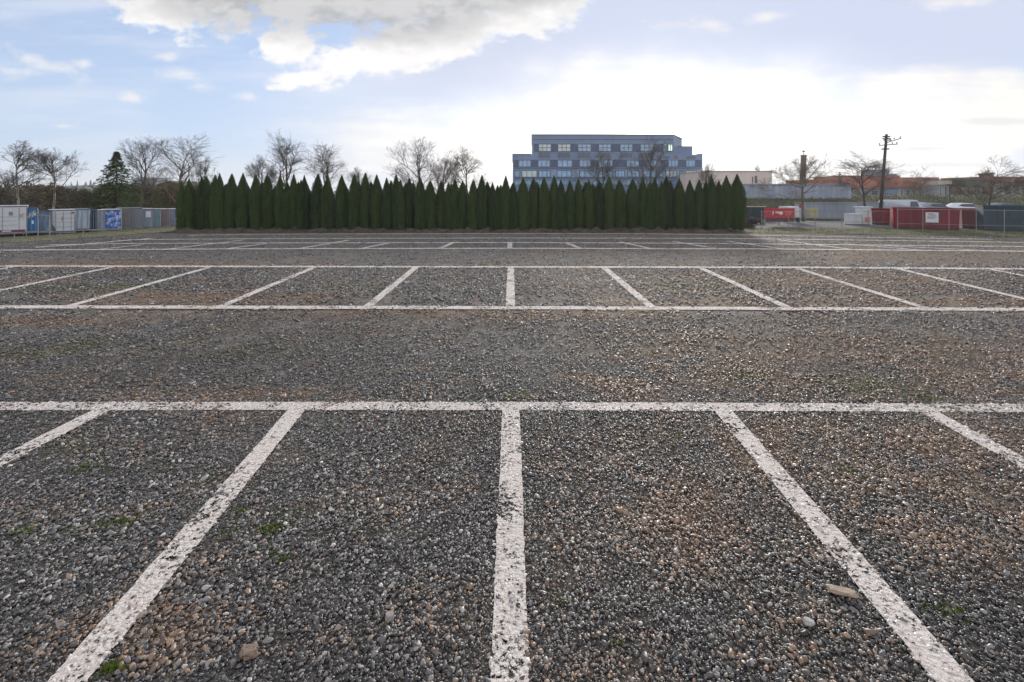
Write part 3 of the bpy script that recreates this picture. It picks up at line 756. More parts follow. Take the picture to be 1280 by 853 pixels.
# red roofed terraces beyond the bank
def shop(label, px0, px1, yt, ym, d, roofm, wallm, nwin, depth=10, cat='building'):
    cx = X((px0+px1)/2, d); hw = (px1-px0)/2*d/FOC; zt, zm = Z(yt,d), Z(ym,d)
    t = thing('shop_building', label, cat, (cx, d, 0))
    MB().box(-hw, hw, 0, depth, 0, zm).build('wall', M[wallm], t)
    MB().prism([(-hw-.2,zm+.003),(hw+.2,zm+.003),(hw+.2,zt),(-hw-.2,zt)], -.5, depth).build('roof', M[roofm], t)
    MB().box(-hw-.25, hw+.25, -.56, depth+.1, zt+.003, zt+.16).build('roof_edge', M['brown_brick'], t)
    for k in range(nwin):
        a = -hw+.4+(2*hw-.4)*k/nwin; b2 = a+(2*hw-.4)/nwin-.5
        f = MB().box(a, b2, -.08, -.004, .5, zm-.3).build('window', M['cream'], t); MB().box(a+.12, b2-.12, -.11, -.083, .62, zm-.42).build('pane', M['shop_glass'], f)
    return t
shop('far low red building just right of the bare tree before the chimney', 1012, 1053, 225.5, 234, 118, 'red_brick', 'plaster', 3)
shop('red brown flat roofed building left of the utility pole', 1053, 1122, 220.5, 236, 108, 'red_brick', 'pale_wall', 6)
shop('long red fronted building right of the utility pole with blue windows', 1122, 1170, 223, 235, 104, 'red_brick', 'facade_light', 6)
shop('pale low storefront with cream canopy between the red and dark green roofs', 1171, 1199, 226, 231, 100, 'cream', 'roof_grey', 4)
shop('dark green roofed building behind the far right bare tree', 1200, 1229, 224.5, 233, 98, 'dark_green', 'brown_brick', 3)
shop('brown roofed building with cream band at the right edge', 1230, 1300, 222, 229.5, 102, 'brown_brick', 'cream', 6)
d = 112; t = thing('rooftop_unit', 'grey plant room on the roof left of the utility pole', 'roof unit', (X(1100,d), d, Z(220.5,108)+.17))
MB().box(-2.3,2.2,0,3,0,1.35).build('housing', M['roof_grey'], t); MB().box(-2.4,2.3,-.1,3.1,1.353,1.5).build('cap', M['facade'], t); MB().box(2.25,4.0,.1,2.8,0,.55).build('duct', M['facade'], t)
d = 101; t = thing('brick_tower', 'short brown tower between the dark green and brown roofs', 'tower', (X(1229,d), d-1.2, 0))
MB().box(-1.0,1.0,0,1.1,0,Z(218.5,d)).build('shaft', M['brown_brick'], t); MB().box(-1.2,1.2,-.15,1.15,Z(218.5,d)+.003,Z(217,d)).build('cap', M['brick'], t)
d = 300; t = thing('distant_building', 'grey flat distant building left of the hedge behind bare trees', 'building', (X(182,d), d, 0))
MB().box(-7,6.5,0,10,0,Z(224.5,d)).build('wall', M['roof_edge'], t); MB().box(-7.2,6.7,-.2,10.2,Z(224.5,d)+.003,Z(222.5,d)).build('roof', M['facade'], t)
# dark brick building glimpsed left of hedge
d = 62; t = thing('dark_building', 'dark brown building glimpsed between trees beside the left end of the hedge', 'building', (X(208,d), d, 0))
MB().box(-1.3,2.2,0,5,0,Z(232,d)).build('wall', M['brick'], t); MB().prism([(-1.5,Z(232,d)+.003),(2.4,Z(232,d)+.003),(.4,Z(226,d))], -.2, 5.2).build('roof', M['dark_green'], t)

# grass bank beyond the car park road on the right
vs = []; fs = []
for k in range(40):
    x = 22+k*2.2
    for j, (y, z) in enumerate(((64,0),(70,1.6),(76,2.35),(95,2.35),(97,-.1))):
        vs.append((x, y, z+(.18*mn.noise(Vector((x*.3,y*.3,0))) if z > 0 else 0)*(1)))
for k in range(39):
    for j in range(4): a = k*5+j; fs.append((a, a+5, a+6, a+1))
M['bank'] = mat('bank_turf', (.035,.042,.016), .95, .4, .4, .6, 5, c2=(.085,.085,.035))
struct(obj('grass_bank', mesh('grass_bank', vs, fs, True), M['bank']))
pts = []
for k in range(9000):
    x = random.uniform(23,105); y = random.uniform(64.5,76); z = 1.6*(y-64)/6 if y < 70 else 1.6+.75*(y-70)/6
    pts.append((x,y,z,1))
M['bank_grass'] = leaf_mat('bank_grass', (.03,.045,.012), (.10,.10,.035), .3, .8, .2)
blades('grass', pts, .15, .4, .04, M['bank_grass'], 9)

# ------------------------------------------------------------------ utility pole
d = 44; t = thing('utility_pole', 'tall leaning wooden utility pole with crossarms behind the red skips', 'pole', (X(1099.5,d), d, 0))
h = Z(168, d); lx_ = X(1108.2,d)-X(1099.5,d)
def along(z): return (lx_*z/h, 0, z)
MB().tube([(0,0,0), along(h*.5), along(h)], [.155,.13,.105], 10).build('shaft', M['wood_pole'], t, smooth=True)
for z, l0, l1, tilt in ((Z(182,d),-.75,.95,.10),(Z(178,d),-.1,1.25,.35),(Z(176,d),-.35,.35,0)):
    cx_ = along(z)[0]; a = MB().tube([(cx_+l0,-.17,z-tilt*.2),(cx_+l1,-.17,z+tilt)], .038, 6)
    ar = a.build('crossarm', M['wood_pole'], t)
    for q in (l0+.06, l1-.06, l1*.5):
        zz = z+tilt*(q-l0)/(l1-l0)
        MB().tube([(cx_+q,-.17,zz+.045),(cx_+q,-.17,zz+.12),(cx_+q,-.17,zz+.2)], [.03,.06,.035], 8).build('insulator', M['concrete'], ar)
for z in (Z(171,d), Z(173.5,d), Z(186.5,d)):
    cx_ = along(z)[0]; MB().box(cx_-.26,cx_+.26,-.13,.13,z-.05,z+.05).build('bracket', M['dark_steel'], t)
d = 60; t = thing('lamp_post', 'short dark lamp post among the parked cars behind the red skip', 'pole', (X(1187,d), d, 0))
MB().tube([(0,0,0),(0,0,Z(232,d))], [.11,.08], 8).build('shaft', M['dark_steel'], t); MB().box(-.3,.3,-.15,.15,Z(232,d)+.003,Z(230.5,d)).build('lamp_head', M['dark_steel'], t)

# ------------------------------------------------------------------ parked cars
def car(px, d, c, label, L=4.3, rz=0.0, van=False):
    t = thing('parked_car', label, 'car', (X(px,d), d, 0), rz, 'cars parked beyond the red skips')
    hgt = 1.85 if van else 1.45; pm_ = mat('car_paint', c, .3, .08, .6, spec=.6)
    if van: prof = [(-L/2,.35),(L/2,.35),(L/2,.95),(L/2-.5,1.1),(L/2-1.1,hgt-.05),(L/2-1.5,hgt),(-L/2+.1,hgt),(-L/2,hgt-.2)]
    else: prof = [(-L/2,.35),(L/2,.35),(L/2+.02,.65),(L/2-.15,.82),(L/2-1.05,.95),(L/2-1.75,hgt-.06),(L/2-2.2,hgt),(-L/2+1.0,hgt-.03),(-L/2+.35,.98),(-L/2+.02,.9)]
    bm = bmesh.new(); n = len(prof)
    lv_ = [bm.verts.new((x,y*(1 if z < 1 else .86),z)) for y in (-.85,.85) for x, z in prof]
    bm.faces.new(lv_[:n]); bm.faces.new(lv_[n:][::-1])
    for i in range(n): bm.faces.new((lv_[i], lv_[i+n], lv_[(i+1)%n+n], lv_[(i+1)%n]))
    bmesh.ops.recalc_face_normals(bm, faces=bm.faces[:]); bmesh.ops.bevel(bm, geom=bm.edges[:], offset=.06, segments=2, affect='EDGES')
    MB().bm(bm).build('body', pm_, t, smooth=True)
    for s in (-1, 1):
        y = s*.80
        q = MB()
        if van: pr = [(L/2-1.0,1.05),(L/2-1.25,hgt-.18),(L/2-2.0,hgt-.18),(L/2-2.0,1.05)]
        else: pr = [(L/2-1.25,.98),(L/2-1.8,hgt-.1),(-L/2+1.15,hgt-.12),(-L/2+.6,1.02)]
        q.prism(pr, y-.03, y+.03); q.build('side_window', M['shop_glass'], t)
        for xw in (-L/2+.8, L/2-.8):
            w = MB().tube([(xw, s*.74,.31),(xw, s*.88,.31)], .31, 16).build('wheel', M['rubber'], t)
            MB().tube([(xw, s*.882,.31),(xw, s*.89,.31)], .19, 12).build('rim', M['steel'], w)
    return t
car(1128,56,(.42,.45,.52),'pale van parked just behind the left part of the large red skip', 4.6, .05, True)
car(1167,58,(.16,.18,.22),'dark grey car parked behind the white sign of the large red skip', 4.3, .1)
car(1206,58,(.55,.58,.62),'silver car parked behind the lamp post and smaller red skip', 4.3, -.05)
car(1255,58,(.10,.11,.14),'black car parked behind the blue container at the far right', 4.3, .05)
car(1150,62,(.50,.52,.56),'pale silver car in the second row between the white van and dark car', 4.3, .0)

# ------------------------------------------------------------------ right: wall, fence, banner, bins, skips
d = 50.0; t = thing('concrete_wall', 'low pale blue grey wall behind the fence between the bare tree and the white bins', 'wall', (X(1050,d), d, 0))
hw = 55*d/FOC; MB().box(-hw,hw,0,.25,0,Z(254,d)).build('wall_face', M['pale_wall'], t); MB().box(-hw-.05,hw+.05,-.05,.3,Z(254,d)+.003,Z(253,d)).build('coping', M['concrete'], t)
d = 46.0; t = thing('screen_fence', 'dark teal solid fence panel between hedge end and red banner', 'fence', (X(945,d), d, 0))
M['teal_dark'] = mat('dark_teal_sheet', (.030,.045,.055), .7, .4, 2, stretch=(3,1,.3))
hw = 13*d/FOC; MB().box(-hw,hw,0,.08,.05,Z(259,d)).build('panel', M['teal_dark'], t); MB().box(-hw,hw,-.03,.11,Z(259,d)+.003,Z(258,d)).build('top_rail', M['cream'], t)
for k in (-1,-.33,.33,1): MB().box(k*hw-.04,k*hw+.04,-.07,-.003,0,Z(259,d)).build('post', M['dark_steel'], t)

# red banner trailer
d = 38.0; M['banner_red'] = mat('red_vinyl', (.42,.018,.028), .5, .12, 1.5)
M['white_print'] = mat('white_print', (.72,.70,.68), .6, .06, 3); M['orange_print'] = mat('orange_print', (.70,.20,.12), .6, .1, 3)
M['dark_red'] = mat('dark_maroon', (.08,.018,.024), .6, .2, 2)
t = thing('banner_hoarding', 'red banner board with white and orange lettering behind the wire fence', 'banner', (X(975,d), d, 0))
sx = d/FOC; zz0, zz1 = Z(272.5,d), Z(260.5,d)
bn = MB().box(-19.5*sx, 18.5*sx, 0, .08, zz0, zz1, .01).build('banner', M['banner_red'], t)
MB().box(-17*sx, 18.5*sx, .01, .08, Z(277.5,d), zz0-.003).build('lower_board', M['dark_red'], t)
for k in (-18,0,17): MB().tube([(k*sx,.14,0),(k*sx,.14,zz1)], .035, 6).build('post', M['steel'], t)
def bpx(px): return (px-975)*sx
def letter(mb, px, w, segs):               # strokes of a block letter on a 0..1 box
    zc, hh = Z(268.8,d), 4.6*sx
    for (a0,b0,a1,b1) in segs:
        mb.tube([(bpx(px)+a0*w*sx,-.012,zc+b0*hh),(bpx(px)+a1*w*sx,-.012,zc+b1*hh)], .028, 4)
k_ = MB(); letter(k_, 965.2, 2.0, [(.5,0,.5,1),(.5,1,1,1),(.1,.55,.9,.55)]); k_.build('lettering', M['white_print'], bn)
k_ = MB(); letter(k_, 969.3, 3.2, [(0,.75,1,.95),(0,.5,.9,.6)]); letter(k_, 972.2, 1.6, [(0,.3,1,.8),(0,.8,1,.4)])
disc = MB().tube([(bpx(976.2),-.02,Z(266.5,d)),(bpx(976.2),-.003,Z(266.5,d))], 2.2*sx, 16); k_.add(disc.v, disc.f); k_.build('emblem', M['white_print'], bn)
k_ = MB()
letter(k_, 982, 2.0, [(0,0,0,1),(0,0,1,0),(0,.5,.8,.5),(0,1,1,1)]); letter(k_, 984.8, 2.0, [(0,0,0,1),(1,0,1,1),(0,1,1,1),(0,0,1,0)]); letter(k_, 987.4, 1.6, [(0,0,0,1),(0,1,1,1),(0,.5,1,.5),(1,.5,1,1)])
k_.build('lettering', M['orange_print'], bn)
# white box trailer end to the right of the banner
M['white_sheet'] = mat('white_sheet', (.55,.57,.60), .6, .12, 1.2)
d = 42; t = thing('white_trailer', 'small white box trailer between the red banner and the bare tree trunk', 'trailer', (X(993.5,d), d, 0))
MB().box(-.55,.55,0,1.6,.45,Z(258.5,d),.04).build('body', M['white_sheet'], t); MB().box(-.5,.5,-.03,-.003,.55,Z(260,d)).build('door', M['white_sheet'], t)
for s in (-1,1):
    MB().tube([(s*.48,.5,.28),(s*.62,.5,.28)], .28, 14).build('wheel', M['rubber'], t)
# skips
M['skip_red'] = mat('red_skip_paint', (.17,.010,.018), .75, .45, 1.6, stretch=(1,1,.35), c2=(.25,.018,.028), spec=.15); M['skip_dark'] = mat('worn_red', (.15,.014,.02), .6, .4, 1.5)
M['skip_blue'] = mat('blue_steel', (.032,.060,.080), .75, .45, 1.6, stretch=(1,1,.35), spec=.25); M['skip_blue_dark'] = mat('dark_blue_steel', (.022,.04,.058), .6, .3, 2)
M['sign_white'] = mat('sign_white', (.66,.67,.70), .6, .05, 2); M['sign_ink'] = mat('sign_ink', (.10,.10,.12), .6, .1, 2)
def skip(name, label, px0, px1, ytop, ybase, depth, m_, mrib, nrib, slope=.05, rz=R(-33)):
    d = gd(ybase); u0, u1 = (px0-640)/FOC, (px1-640)/FOC; c_, s_ = math.cos(rz), math.sin(rz)
    w = (u1-u0)*d/(2*c_-(u1+u0)*s_); cx = u0*d-u0*w*s_+w*c_; w *= 2; h = Z(ytop, d)
    t = thing(name, label, 'skip', (cx, d, 0), rz, 'open top waste skips by the fence')
    hw = w/2
    o = MB()                                                    # open tub: outer and inner walls
    prof = [(-hw,h),(-hw+slope,.12),(hw-slope,.12),(hw,h),(hw-.05,h),(hw-slope-.05,.2),(-hw+slope+.05,.2),(-hw+.05,h)]
    o.prism(prof, .05, depth-.05); o.prism([(-hw,h),(-hw+slope,.12),(hw-slope,.12),(hw,h)], 0, .047); o.prism([(-hw,h),(-hw+slope,.12),(hw-slope,.12),(hw,h)], depth-.047, depth)
    o.build('tub', M[m_], t)
    rm = MB().box(-hw-.04,hw+.04,-.06,.047,h-.03,h+.06).box(-hw-.04,hw+.04,depth-.05,depth+.06,h-.03,h+.06).box(-hw-.04,-hw+.05,.05,depth-.053,h+.003,h+.06).box(hw-.05,hw+.04,.05,depth-.053,h+.003,h+.06)
    rm.build('rim', M[m_], t)
    for k in range(nrib):
        x = -hw+.22+(w-.44)*k/max(1,nrib-1); MB().prism([(x-.05,h-.035),(x-.045,.14),(x+.045,.14),(x+.05,h-.035)], -.07, -.003).build('rib', M[m_ if k % 2 else mrib], t)
    for x in (-hw+.5, hw-.5): MB().tube([(x-.12,.2,.06),(x+.12,.2,.06)], .06, 10).build('roller', M['dark_steel'], t)
    MB().box(-hw+slope,hw-slope,.1,depth-.1,.04,.117).build('base_frame', M['dark_steel'], t)
    return t, hw, h, d, cx
t, hw, h, d, cx = skip('skip', 'large red open skip with a white notice on its front', 1116, 1200, 261.5, 287.5, 1.9, 'skip_red', 'skip_dark', 9)
kx = hw/42.0
def sk(px): return (px-1158)*kx
s = MB().box(sk(1158), sk(1174), -.10, -.073, Z(278,d), Z(265.5,d)).build('notice', M['sign_white'], t)
q = MB()
for y0_, a, b2 in ((267.2,1160.5,1167.5),(268.6,1161.5,1170),(270.8,1160,1170.5),(272.4,1160,1168)): q.box(sk(a), sk(b2+1), -.112, -.103, Z(y0_+.7,d), Z(y0_,d))
q.build('print', M['sign_ink'], s)
skip('skip', 'short dark red open skip between the large one and the blue container', 1202, 1227, 262.2, 286.5, 1.8, 'skip_red', 'skip_dark', 4)
skip('skip', 'small red open skip behind the utility pole, next to the white bins', 1089.5, 1113, 262, 281.5, 1.7, 'skip_red', 'skip_dark', 4)
t, hw, h, d, cx = skip('skip', 'blue grey ribbed open skip at the right edge of the picture', 1229, 1300, 258.5, 289.8, 2.1, 'skip_blue', 'skip_blue_dark', 9, .06)
# conical hopper between the two red skips
d = gd(284); t = thing('hopper', 'small white funnel shaped hopper on a dark frame between two red skips', 'hopper', (X(1118.5,d), d-.35, 0))
def fr(mb, z0, w0, z1, w1):
    v = [(-w0,-w0*.6,z0),(w0,-w0*.6,z0),(w0,w0*.6,z0),(-w0,w0*.6,z0),(-w1,-w1*.6,z1),(w1,-w1*.6,z1),(w1,w1*.6,z1),(-w1,w1*.6,z1)]
    mb.add(v, [(0,3,2,1),(4,5,6,7),(0,1,5,4),(1,2,6,5),(2,3,7,6),(3,0,4,7)])
q = MB(); fr(q, Z(279,d), .07, Z(271.5,d), .30); fr(q, Z(271.5,d)+.003, .30, Z(265,d), .33); q.build('funnel', M['sign_white'], t)
q = MB()
for sx_ in (-1,1):
    for sy_ in (-1,1): q.tube([(sx_*.30,sy_*.2,0),(sx_*.30,sy_*.2,Z(272,d))], .03, 6)
q.build('frame', M['dark_steel'], t)
# white bins
d = gd(281.5)
M['bin_white'] = mat('white_plastic', (.58,.60,.62), .5, .12, 1.5)
def wbin(px0, px1, yt, label, lid):
    cx = X((px0+px1)/2, d); w = (px1-px0)*d/FOC/2; h = Z(yt, d)
    t = thing('white_bin', label, 'bin', (cx, d, 0), 0, 'white bins beside the red skip')
    MB().prism([(-w,.06),(w,.06),(w*.84,h),(-w*.84,h)], 0, .9).build('tub', M['bin_white'], t)
    MB().box(-w*lid, w*lid, -.06, .96, h+.003, h+.09, .02).build('lid', M['bin_white'], t)
    for s_ in (-1,1): MB().box(s_*w*.8-.05, s_*w*.8+.05, .1, .8, 0, .057).build('foot', M['rubber'], t)
    for k in (-.4,.1,.5): MB().box(k*w-.03,k*w+.03,-.03,.02,.1,h-.1).build('rib', M['bin_white'], t)
    return t, w, h
wbin(1064, 1077.5, 269, 'low white tapered plastic bin right of the bare tree, without overhanging lid', .86)
t, w, h = wbin(1078.5, 1089, 260, 'tall white box bin with wide flat lid next to the small red skip', 1.35)
M['pinkish'] = mat('faded_red_label', (.50,.16,.16), .6, .2, 4)
MB().box(-w*.6, w*.6, -.05, -.033, .25, .62).build('sticker', M['pinkish'], t)

# stacked pallets and a yellow panel, lit look painted in, along the pale wall
M['pallet'] = mat('weathered_pallet', (.085,.080,.082), .9, .4, 3)
for px, yt, lab in ((1009,276.5,'low stack of dark pallets just right of the bare tree trunk'),(1023,274,'tallest stack of dark pallets along the pale wall'),(1038,277,'low stack of dark pallets in the middle of the pale wall'),(1053,275.5,'stack of dark pallets nearest the white bins')):
    d = 45.5; t = thing('pallet_stack', lab, 'pallets', (X(px,d), d, 0), random.uniform(-.1,.1), 'stacks of pallets along the pale wall')
    n = max(1, int(Z(yt,d)/.15))
    for k in range(n):
        q = MB(); z = k*.15; sh_ = random.uniform(-.03,.03)
        for x in (-.5,0,.5): q.box(x-.05+sh_, x+.05+sh_, 0, .8, z+.002, z+.10)
        for y in (0,.2,.4,.6): q.box(-.58+sh_, .58+sh_, y, y+.14, z+.103, z+.147)
        q.build('pallet', M['pallet'], t)
M['lit_panel'] = mat('yellow_lit_panel', (.42,.38,.20), .6, .15, 2); d = 48.5
t = thing('lit_panel', 'yellowish lit panel, its light put into the colour, against the pale wall behind the pallets', 'lit_panel', (X(1017,d), d, 0))
MB().box(-.42,.42,0,.5,.08,Z(260.5,d),.03).build('body', M['lit_panel'], t); MB().box(-.38,.38,-.02,-.003,.15,Z(261.5,d)).build('door', M['lit_panel'], t); MB().box(-.4,.4,.03,.47,0,.077).build('plinth', M['dark_steel'], t)
# wire fence on the right
M['wire'] = mat('fence_wire', (.30,.31,.33), .5, .2, 5, metal=.4)
def wire_fence(a, b, h, n, label, mesh_step=.16):
    ax, ay = a; L = math.hypot(b[0]-ax, b[1]-ay); rz = math.atan2(b[1]-ay, b[0]-ax)
    t = thing('wire_fence', label, 'fence', (ax, ay, 0), rz)
    for k in range(n+1): MB().tube([(L*k/n,0,0),(L*k/n,0,h+.06)], .022, 7).build('post', M['steel'], t)
    MB().tube([(0,0,h),(L,0,h)], .02, 6).build('top_rail', M['steel'], t)
    MB().tube([(0,0,h*.36),(L,0,h*.36)], .014, 6).build('middle_rail', M['steel'], t)
    q = MB(); k = 0
    while k*mesh_step < L+h:
        for s_ in (1,-1):
            x0_ = k*mesh_step if s_ == 1 else k*mesh_step-h; x1_ = x0_-h if s_ == 1 else x0_+h
            z0_, z1_ = 0.03, h
            # clip to 0..L
            def cl(x, z, xo, zo):
                if x < 0: z = z+(zo-z)*(0-x)/(xo-x); x = 0
                if x > L: z = z+(zo-z)*(L-x)/(xo-x); x = L
                return x, z
            if max(x0_,x1_) <= 0 or min(x0_,x1_) >= L: continue
            p0 = cl(x0_,z0_,x1_,z1_); p1 = cl(x1_,z1_,x0_,z0_)
            q.tube([(p0[0],.012*s_,p0[1]),(p1[0],.012*s_,p1[1])], .0032, 3, False)
        k += 1
    q.build('wire_mesh', M['wire'], t); return t
wire_fence((X(952,35), 35.0), (X(1118,35.5), 35.5), 1.25, 5, 'galvanised wire mesh fence with posts in front of the red banner and white bins')
wire_fence((X(1122,32.2), 32.2), (X(1330,28.8), 28.8), 1.5, 6, 'wire mesh fence in front of the large red skip and the blue skip')
d = 37; t = thing('stop_post', 'thin post with a small red sign beside the bare tree before the chimney', 'sign', (X(1000,d), d, 0))
MB().tube([(0,0,0),(0,0,Z(257,d))], .025, 6).build('post', M['steel'], t); MB().tube([(0,-.05,Z(258.5,d)),(0,-.028,Z(258.5,d))], .12, 8).build('sign_plate', M['banner_red'], t)
# stone heap beyond the hedge end
d = 40; r_ = random.Random(4)
t = thing('rubble_pile', 'low brown pile of rubble in front of the dark teal fence panel', 'rubble', (X(944,d), d, 0))
q = MB()
for k in range(26):
    bm = bmesh.new(); bmesh.ops.create_icosphere(bm, subdivisions=1, radius=r_.uniform(.1,.26)); ox_, oz_ = r_.uniform(-1,1), r_.random()
    for v in bm.verts: v.co = v.co*r_.uniform(.75,1.1)+Vector((ox_*.9*(1-oz_*.6), r_.uniform(-.01,.01)+(k%5)*.12, oz_*.45))
    q.bm(bm)
q.build('stones', M['soil'], t)

# ------------------------------------------------------------------ left: cargo containers on dollies
M['uld_white'] = mat('white_container', (.56,.575,.62), .5, .10, 1.5, stretch=(.6,.6,3))
M['uld_silver'] = mat('silver_sheet', (.27,.32,.42), .4, .25, 3, metal=.35, stretch=(3,3,.3))
M['uld_blue'] = mat('blue_container', (.012,.13,.36), .45, .2, 1.5)
M['uld_navy'] = mat('navy_canvas', (.020,.035,.085), .7, .4, 2)
M['uld_bluegrey'] = mat('blue_grey_canvas', (.06,.14,.28), .6, .45, 3, stretch=(3,3,.5), c2=(.24,.34,.48))
M['uld_mottled'] = mat('mottled_blue_canvas', (.015,.11,.50), .5, .1, 3.2, c2=(.50,.60,.80), lo=.47, hi=.60)
M['uld_curtain'] = mat('pale_curtain', (.26,.35,.50), .6, .25, 3, c2=(.50,.58,.68), stretch=(6,6,.3))
M['uld_grey'] = mat('grey_container', (.19,.205,.235), .5, .15, 1.5, stretch=(4,4,.3))
M['uld_brown'] = mat('grey_brown_container', (.20,.18,.175), .6, .2, 1.5)
M['uld_teal'] = mat('teal_container', (.13,.27,.33), .5, .25, 2)
M['uld_pink'] = mat('faded_pink_container', (.23,.165,.16), .6, .2, 2)
M['maroon'] = mat('maroon_stripe', (.16,.03,.045), .6, .3, 3)
A = R(50)
def container(px0, px1, yt, yb, d, front, shell, label, cut=0, depth=1.25, roof='uld_white', marks=None, rz=A, side=None):
    u0, u1 = (px0-640)/FOC, (px1-640)/FOC; c_, s_ = math.cos(rz), math.sin(rz)
    w = (u1-u0)*d/(2*c_-(u1+u0)*s_)*1.04; cx = u0*d-u0*w*s_+w*c_; z0 = Z(yb, d); h = Z(yt, d)-z0
    t = thing('cargo_container', label, 'container', (cx, d, z0), rz, 'cargo containers parked along the left verge')
    c = min(.2*w*2, .3)
    if cut == 1: prof = [(-w+c,0),(w,0),(w,h),(-w,h),(-w,h*.38)]
    elif cut == 2: prof = [(-w,0),(w-c,0),(w,h*.38),(w,h),(-w,h)]
    else: prof = [(-w,0),(w,0),(w,h),(-w,h)]
    MB().prism(prof, .02, depth).build('shell', M[shell], t)
    ins = [(x*.95, .04+z*(h-.08)/h) for x, z in prof]
    MB().prism(ins, -.015, .017).build('front_panel', M[front], t)
    fr_ = MB(); n = len(prof)
    for i in range(n):
        (xa,za),(xb,zb) = prof[i], prof[(i+1)%n]; fr_.tube([(xa*.985,-.01,za),(xb*.985,-.01,zb)], .026, 4)
    for x, z in prof: fr_.tube([(x*.99,0,z),(x*.99,depth,z)], .02, 4)
    fr_.build('edge_frame', M['steel'], t)
    MB().box(-w-.02,w+.02,-.03,depth+.02,h+.027,h+.06).build('roof_sheet', M[roof], t)
    for k in (-.33,.0,.33): MB().box(k*2*w-.012,k*2*w+.012,-.03,-.018,.08,h-.08).build('seam', M['steel'], t)
    # dolly (a thing of its own)
    dl = thing('container_dolly', 'flat wheeled dolly under the ' + ' '.join(label.split(',')[0].split()[:10]), 'dolly', (cx, d, 0), rz, 'flat wheeled dollies under the containers')
    MB().box(-w-.05,w+.05,-.08,depth+.06,z0-.10,z0-.03).build('deck', M['steel'], dl)
    MB().box(-w*.7,w*.7,.1,depth-.1,z0-.19,z0-.103).build('chassis', M['dark_steel'], dl)
    rw = min(.17, max(.1, (z0-.10)*.5))
    for xw in (-w*.72, w*.72):
        for yw in (.14, depth-.14):
            wl = MB().tube([(xw-.05,yw,rw),(xw+.05,yw,rw)], rw, 14).build('wheel', M['rubber'], dl)
            MB().box(xw-.075,xw-.052,yw-.025,yw+.025,rw,z0-.103).build('fork', M['steel'], wl)
    return t, w, h
t, w, h = container(-30, 32, 258.5, 291, 28.0, 'uld_white', 'uld_white', 'large white container with maroon foot stripe, first at the left edge', 0, 1.3, rz=R(44))
MB().box(-w*.55,w*.9,-.05,-.032,.02,.14).build('stripe', M['maroon'], t)
MB().box(-w*.02,w*.35,-.06,-.053,.05,.105).build('stripe_print', M['sign_white'], t)
M['khaki'] = mat('khaki_print', (.22,.23,.18), .7, .2, 4); MB().box(w*.25,w*.40,-.045,-.03,h*.66,h*.80).build('print', M['khaki'], t)
q = MB().box(w*.68,w*.82,-.045,-.03,h*.58,h*.605).box(w*.68,w*.82,-.045,-.03,h*.66,h*.685).box(w*.68,w*.695,-.045,-.03,h*.61,h*.655).box(w*.805,w*.82,-.045,-.03,h*.69,h*.74).build('print', M['pinkish'], t)
q = MB()
for z_ in (.28,.44,.60): q.box(-w*.93,w*.55,-.03,-.017,h*z_,h*z_+.015)
q.build('rib', M['uld_silver'], t)
t, w, h = container(31.5, 46.5, 260.5, 289.5, 28.9, 'uld_blue', 'uld_blue', 'bright blue container with white scrawl and pale square, beside the large white one', 0, 1.1, roof='uld_navy')
q = MB(); pr_ = random.Random(2)
for pts_ in ([(-.6,.62),(-.35,.70),(-.2,.86),(.0,.70),(.2,.84),(.45,.72),(.8,.80)], [(-.3,.60),(-.1,.74),(.15,.62),(.4,.9),(.6,.66)], [(-.75,.56),(-.5,.60)]):
    q.tube([(a*w,-.03,b2*h) for a, b2 in pts_], .028, 4)
q.build('white_scrawl', M['white_print'], t)
M['pale_cyan'] = mat('pale_cyan_label', (.40,.72,.88), .5, .05, 3); MB().box(w*.02,w*.35,-.04,-.02,h*.32,h*.47).build('square_label', M['pale_cyan'], t)
container(46.5, 64, 264.5, 289.5, 29.6, 'uld_bluegrey', 'uld_navy', 'blue grey canvas fronted container behind the thin metal frame', 0, 1.2, roof='uld_navy')
t, w, h = container(64.5, 92.5, 263.2, 289.5, 30.4, 'uld_white', 'uld_white', 'white container with cut lower corner, third white and blue pair from left', 1, 1.3)
q = MB()
for z_ in (.2,.42,.62,.83): q.box(-w*.6,w*.93,-.03,-.018,h*z_,h*z_+.018)
q.build('rib', M['uld_silver'], t); MB().box(-w*.15,-w*.08,-.035,-.02,h*.5,h*.72).build('print', M['khaki'], t); MB().box(w*.7,w*.92,-.04,-.02,h*.86,h*.91).build('red_label', M['maroon'], t)
container(93, 111.5, 262.3, 286.5, 31.4, 'uld_curtain', 'uld_bluegrey', 'container with a pale streaky curtain front, right of the cut corner white one', 0, 1.2, roof='uld_bluegrey')
container(112, 121, 263, 287, 32.0, 'uld_navy', 'uld_navy', 'narrow navy blue container right of the pale curtain one', 0, 1.1, roof='uld_navy')
container(119.5, 131, 263.5, 287, 32.5, 'uld_silver', 'uld_navy', 'narrow silver fronted container left of the mottled blue one', 0, 1.1)
container(131.5, 151, 262.8, 286, 33.0, 'uld_mottled', 'uld_navy', 'container with bright blue and white mottled canvas front', 0, 1.2)
container(150.5, 163, 261, 284.5, 34.2, 'uld_brown', 'uld_brown', 'plain grey brown container right of the mottled blue one', 0, 1.3, roof='uld_grey')
container(160.5, 177.5, 260.8, 284, 34.8, 'uld_grey', 'uld_grey', 'plain ribbed grey container in the middle of the right half of the row', 0, 1.3, roof='uld_grey')
t, w, h = container(177.5, 193, 261.8, 284, 35.6, 'uld_silver', 'uld_bluegrey', 'dull silver container with a white paper patch, left of the teal one', 0, 1.2)
MB().box(-w*.45,w*.35,-.05,-.032,h*.55,h*.88).build('paper_patch', M['sign_white'], t)
container(193, 200, 262, 284, 36.0, 'uld_teal', 'uld_teal', 'narrow teal container towards the hedge end of the row', 0, 1.1)
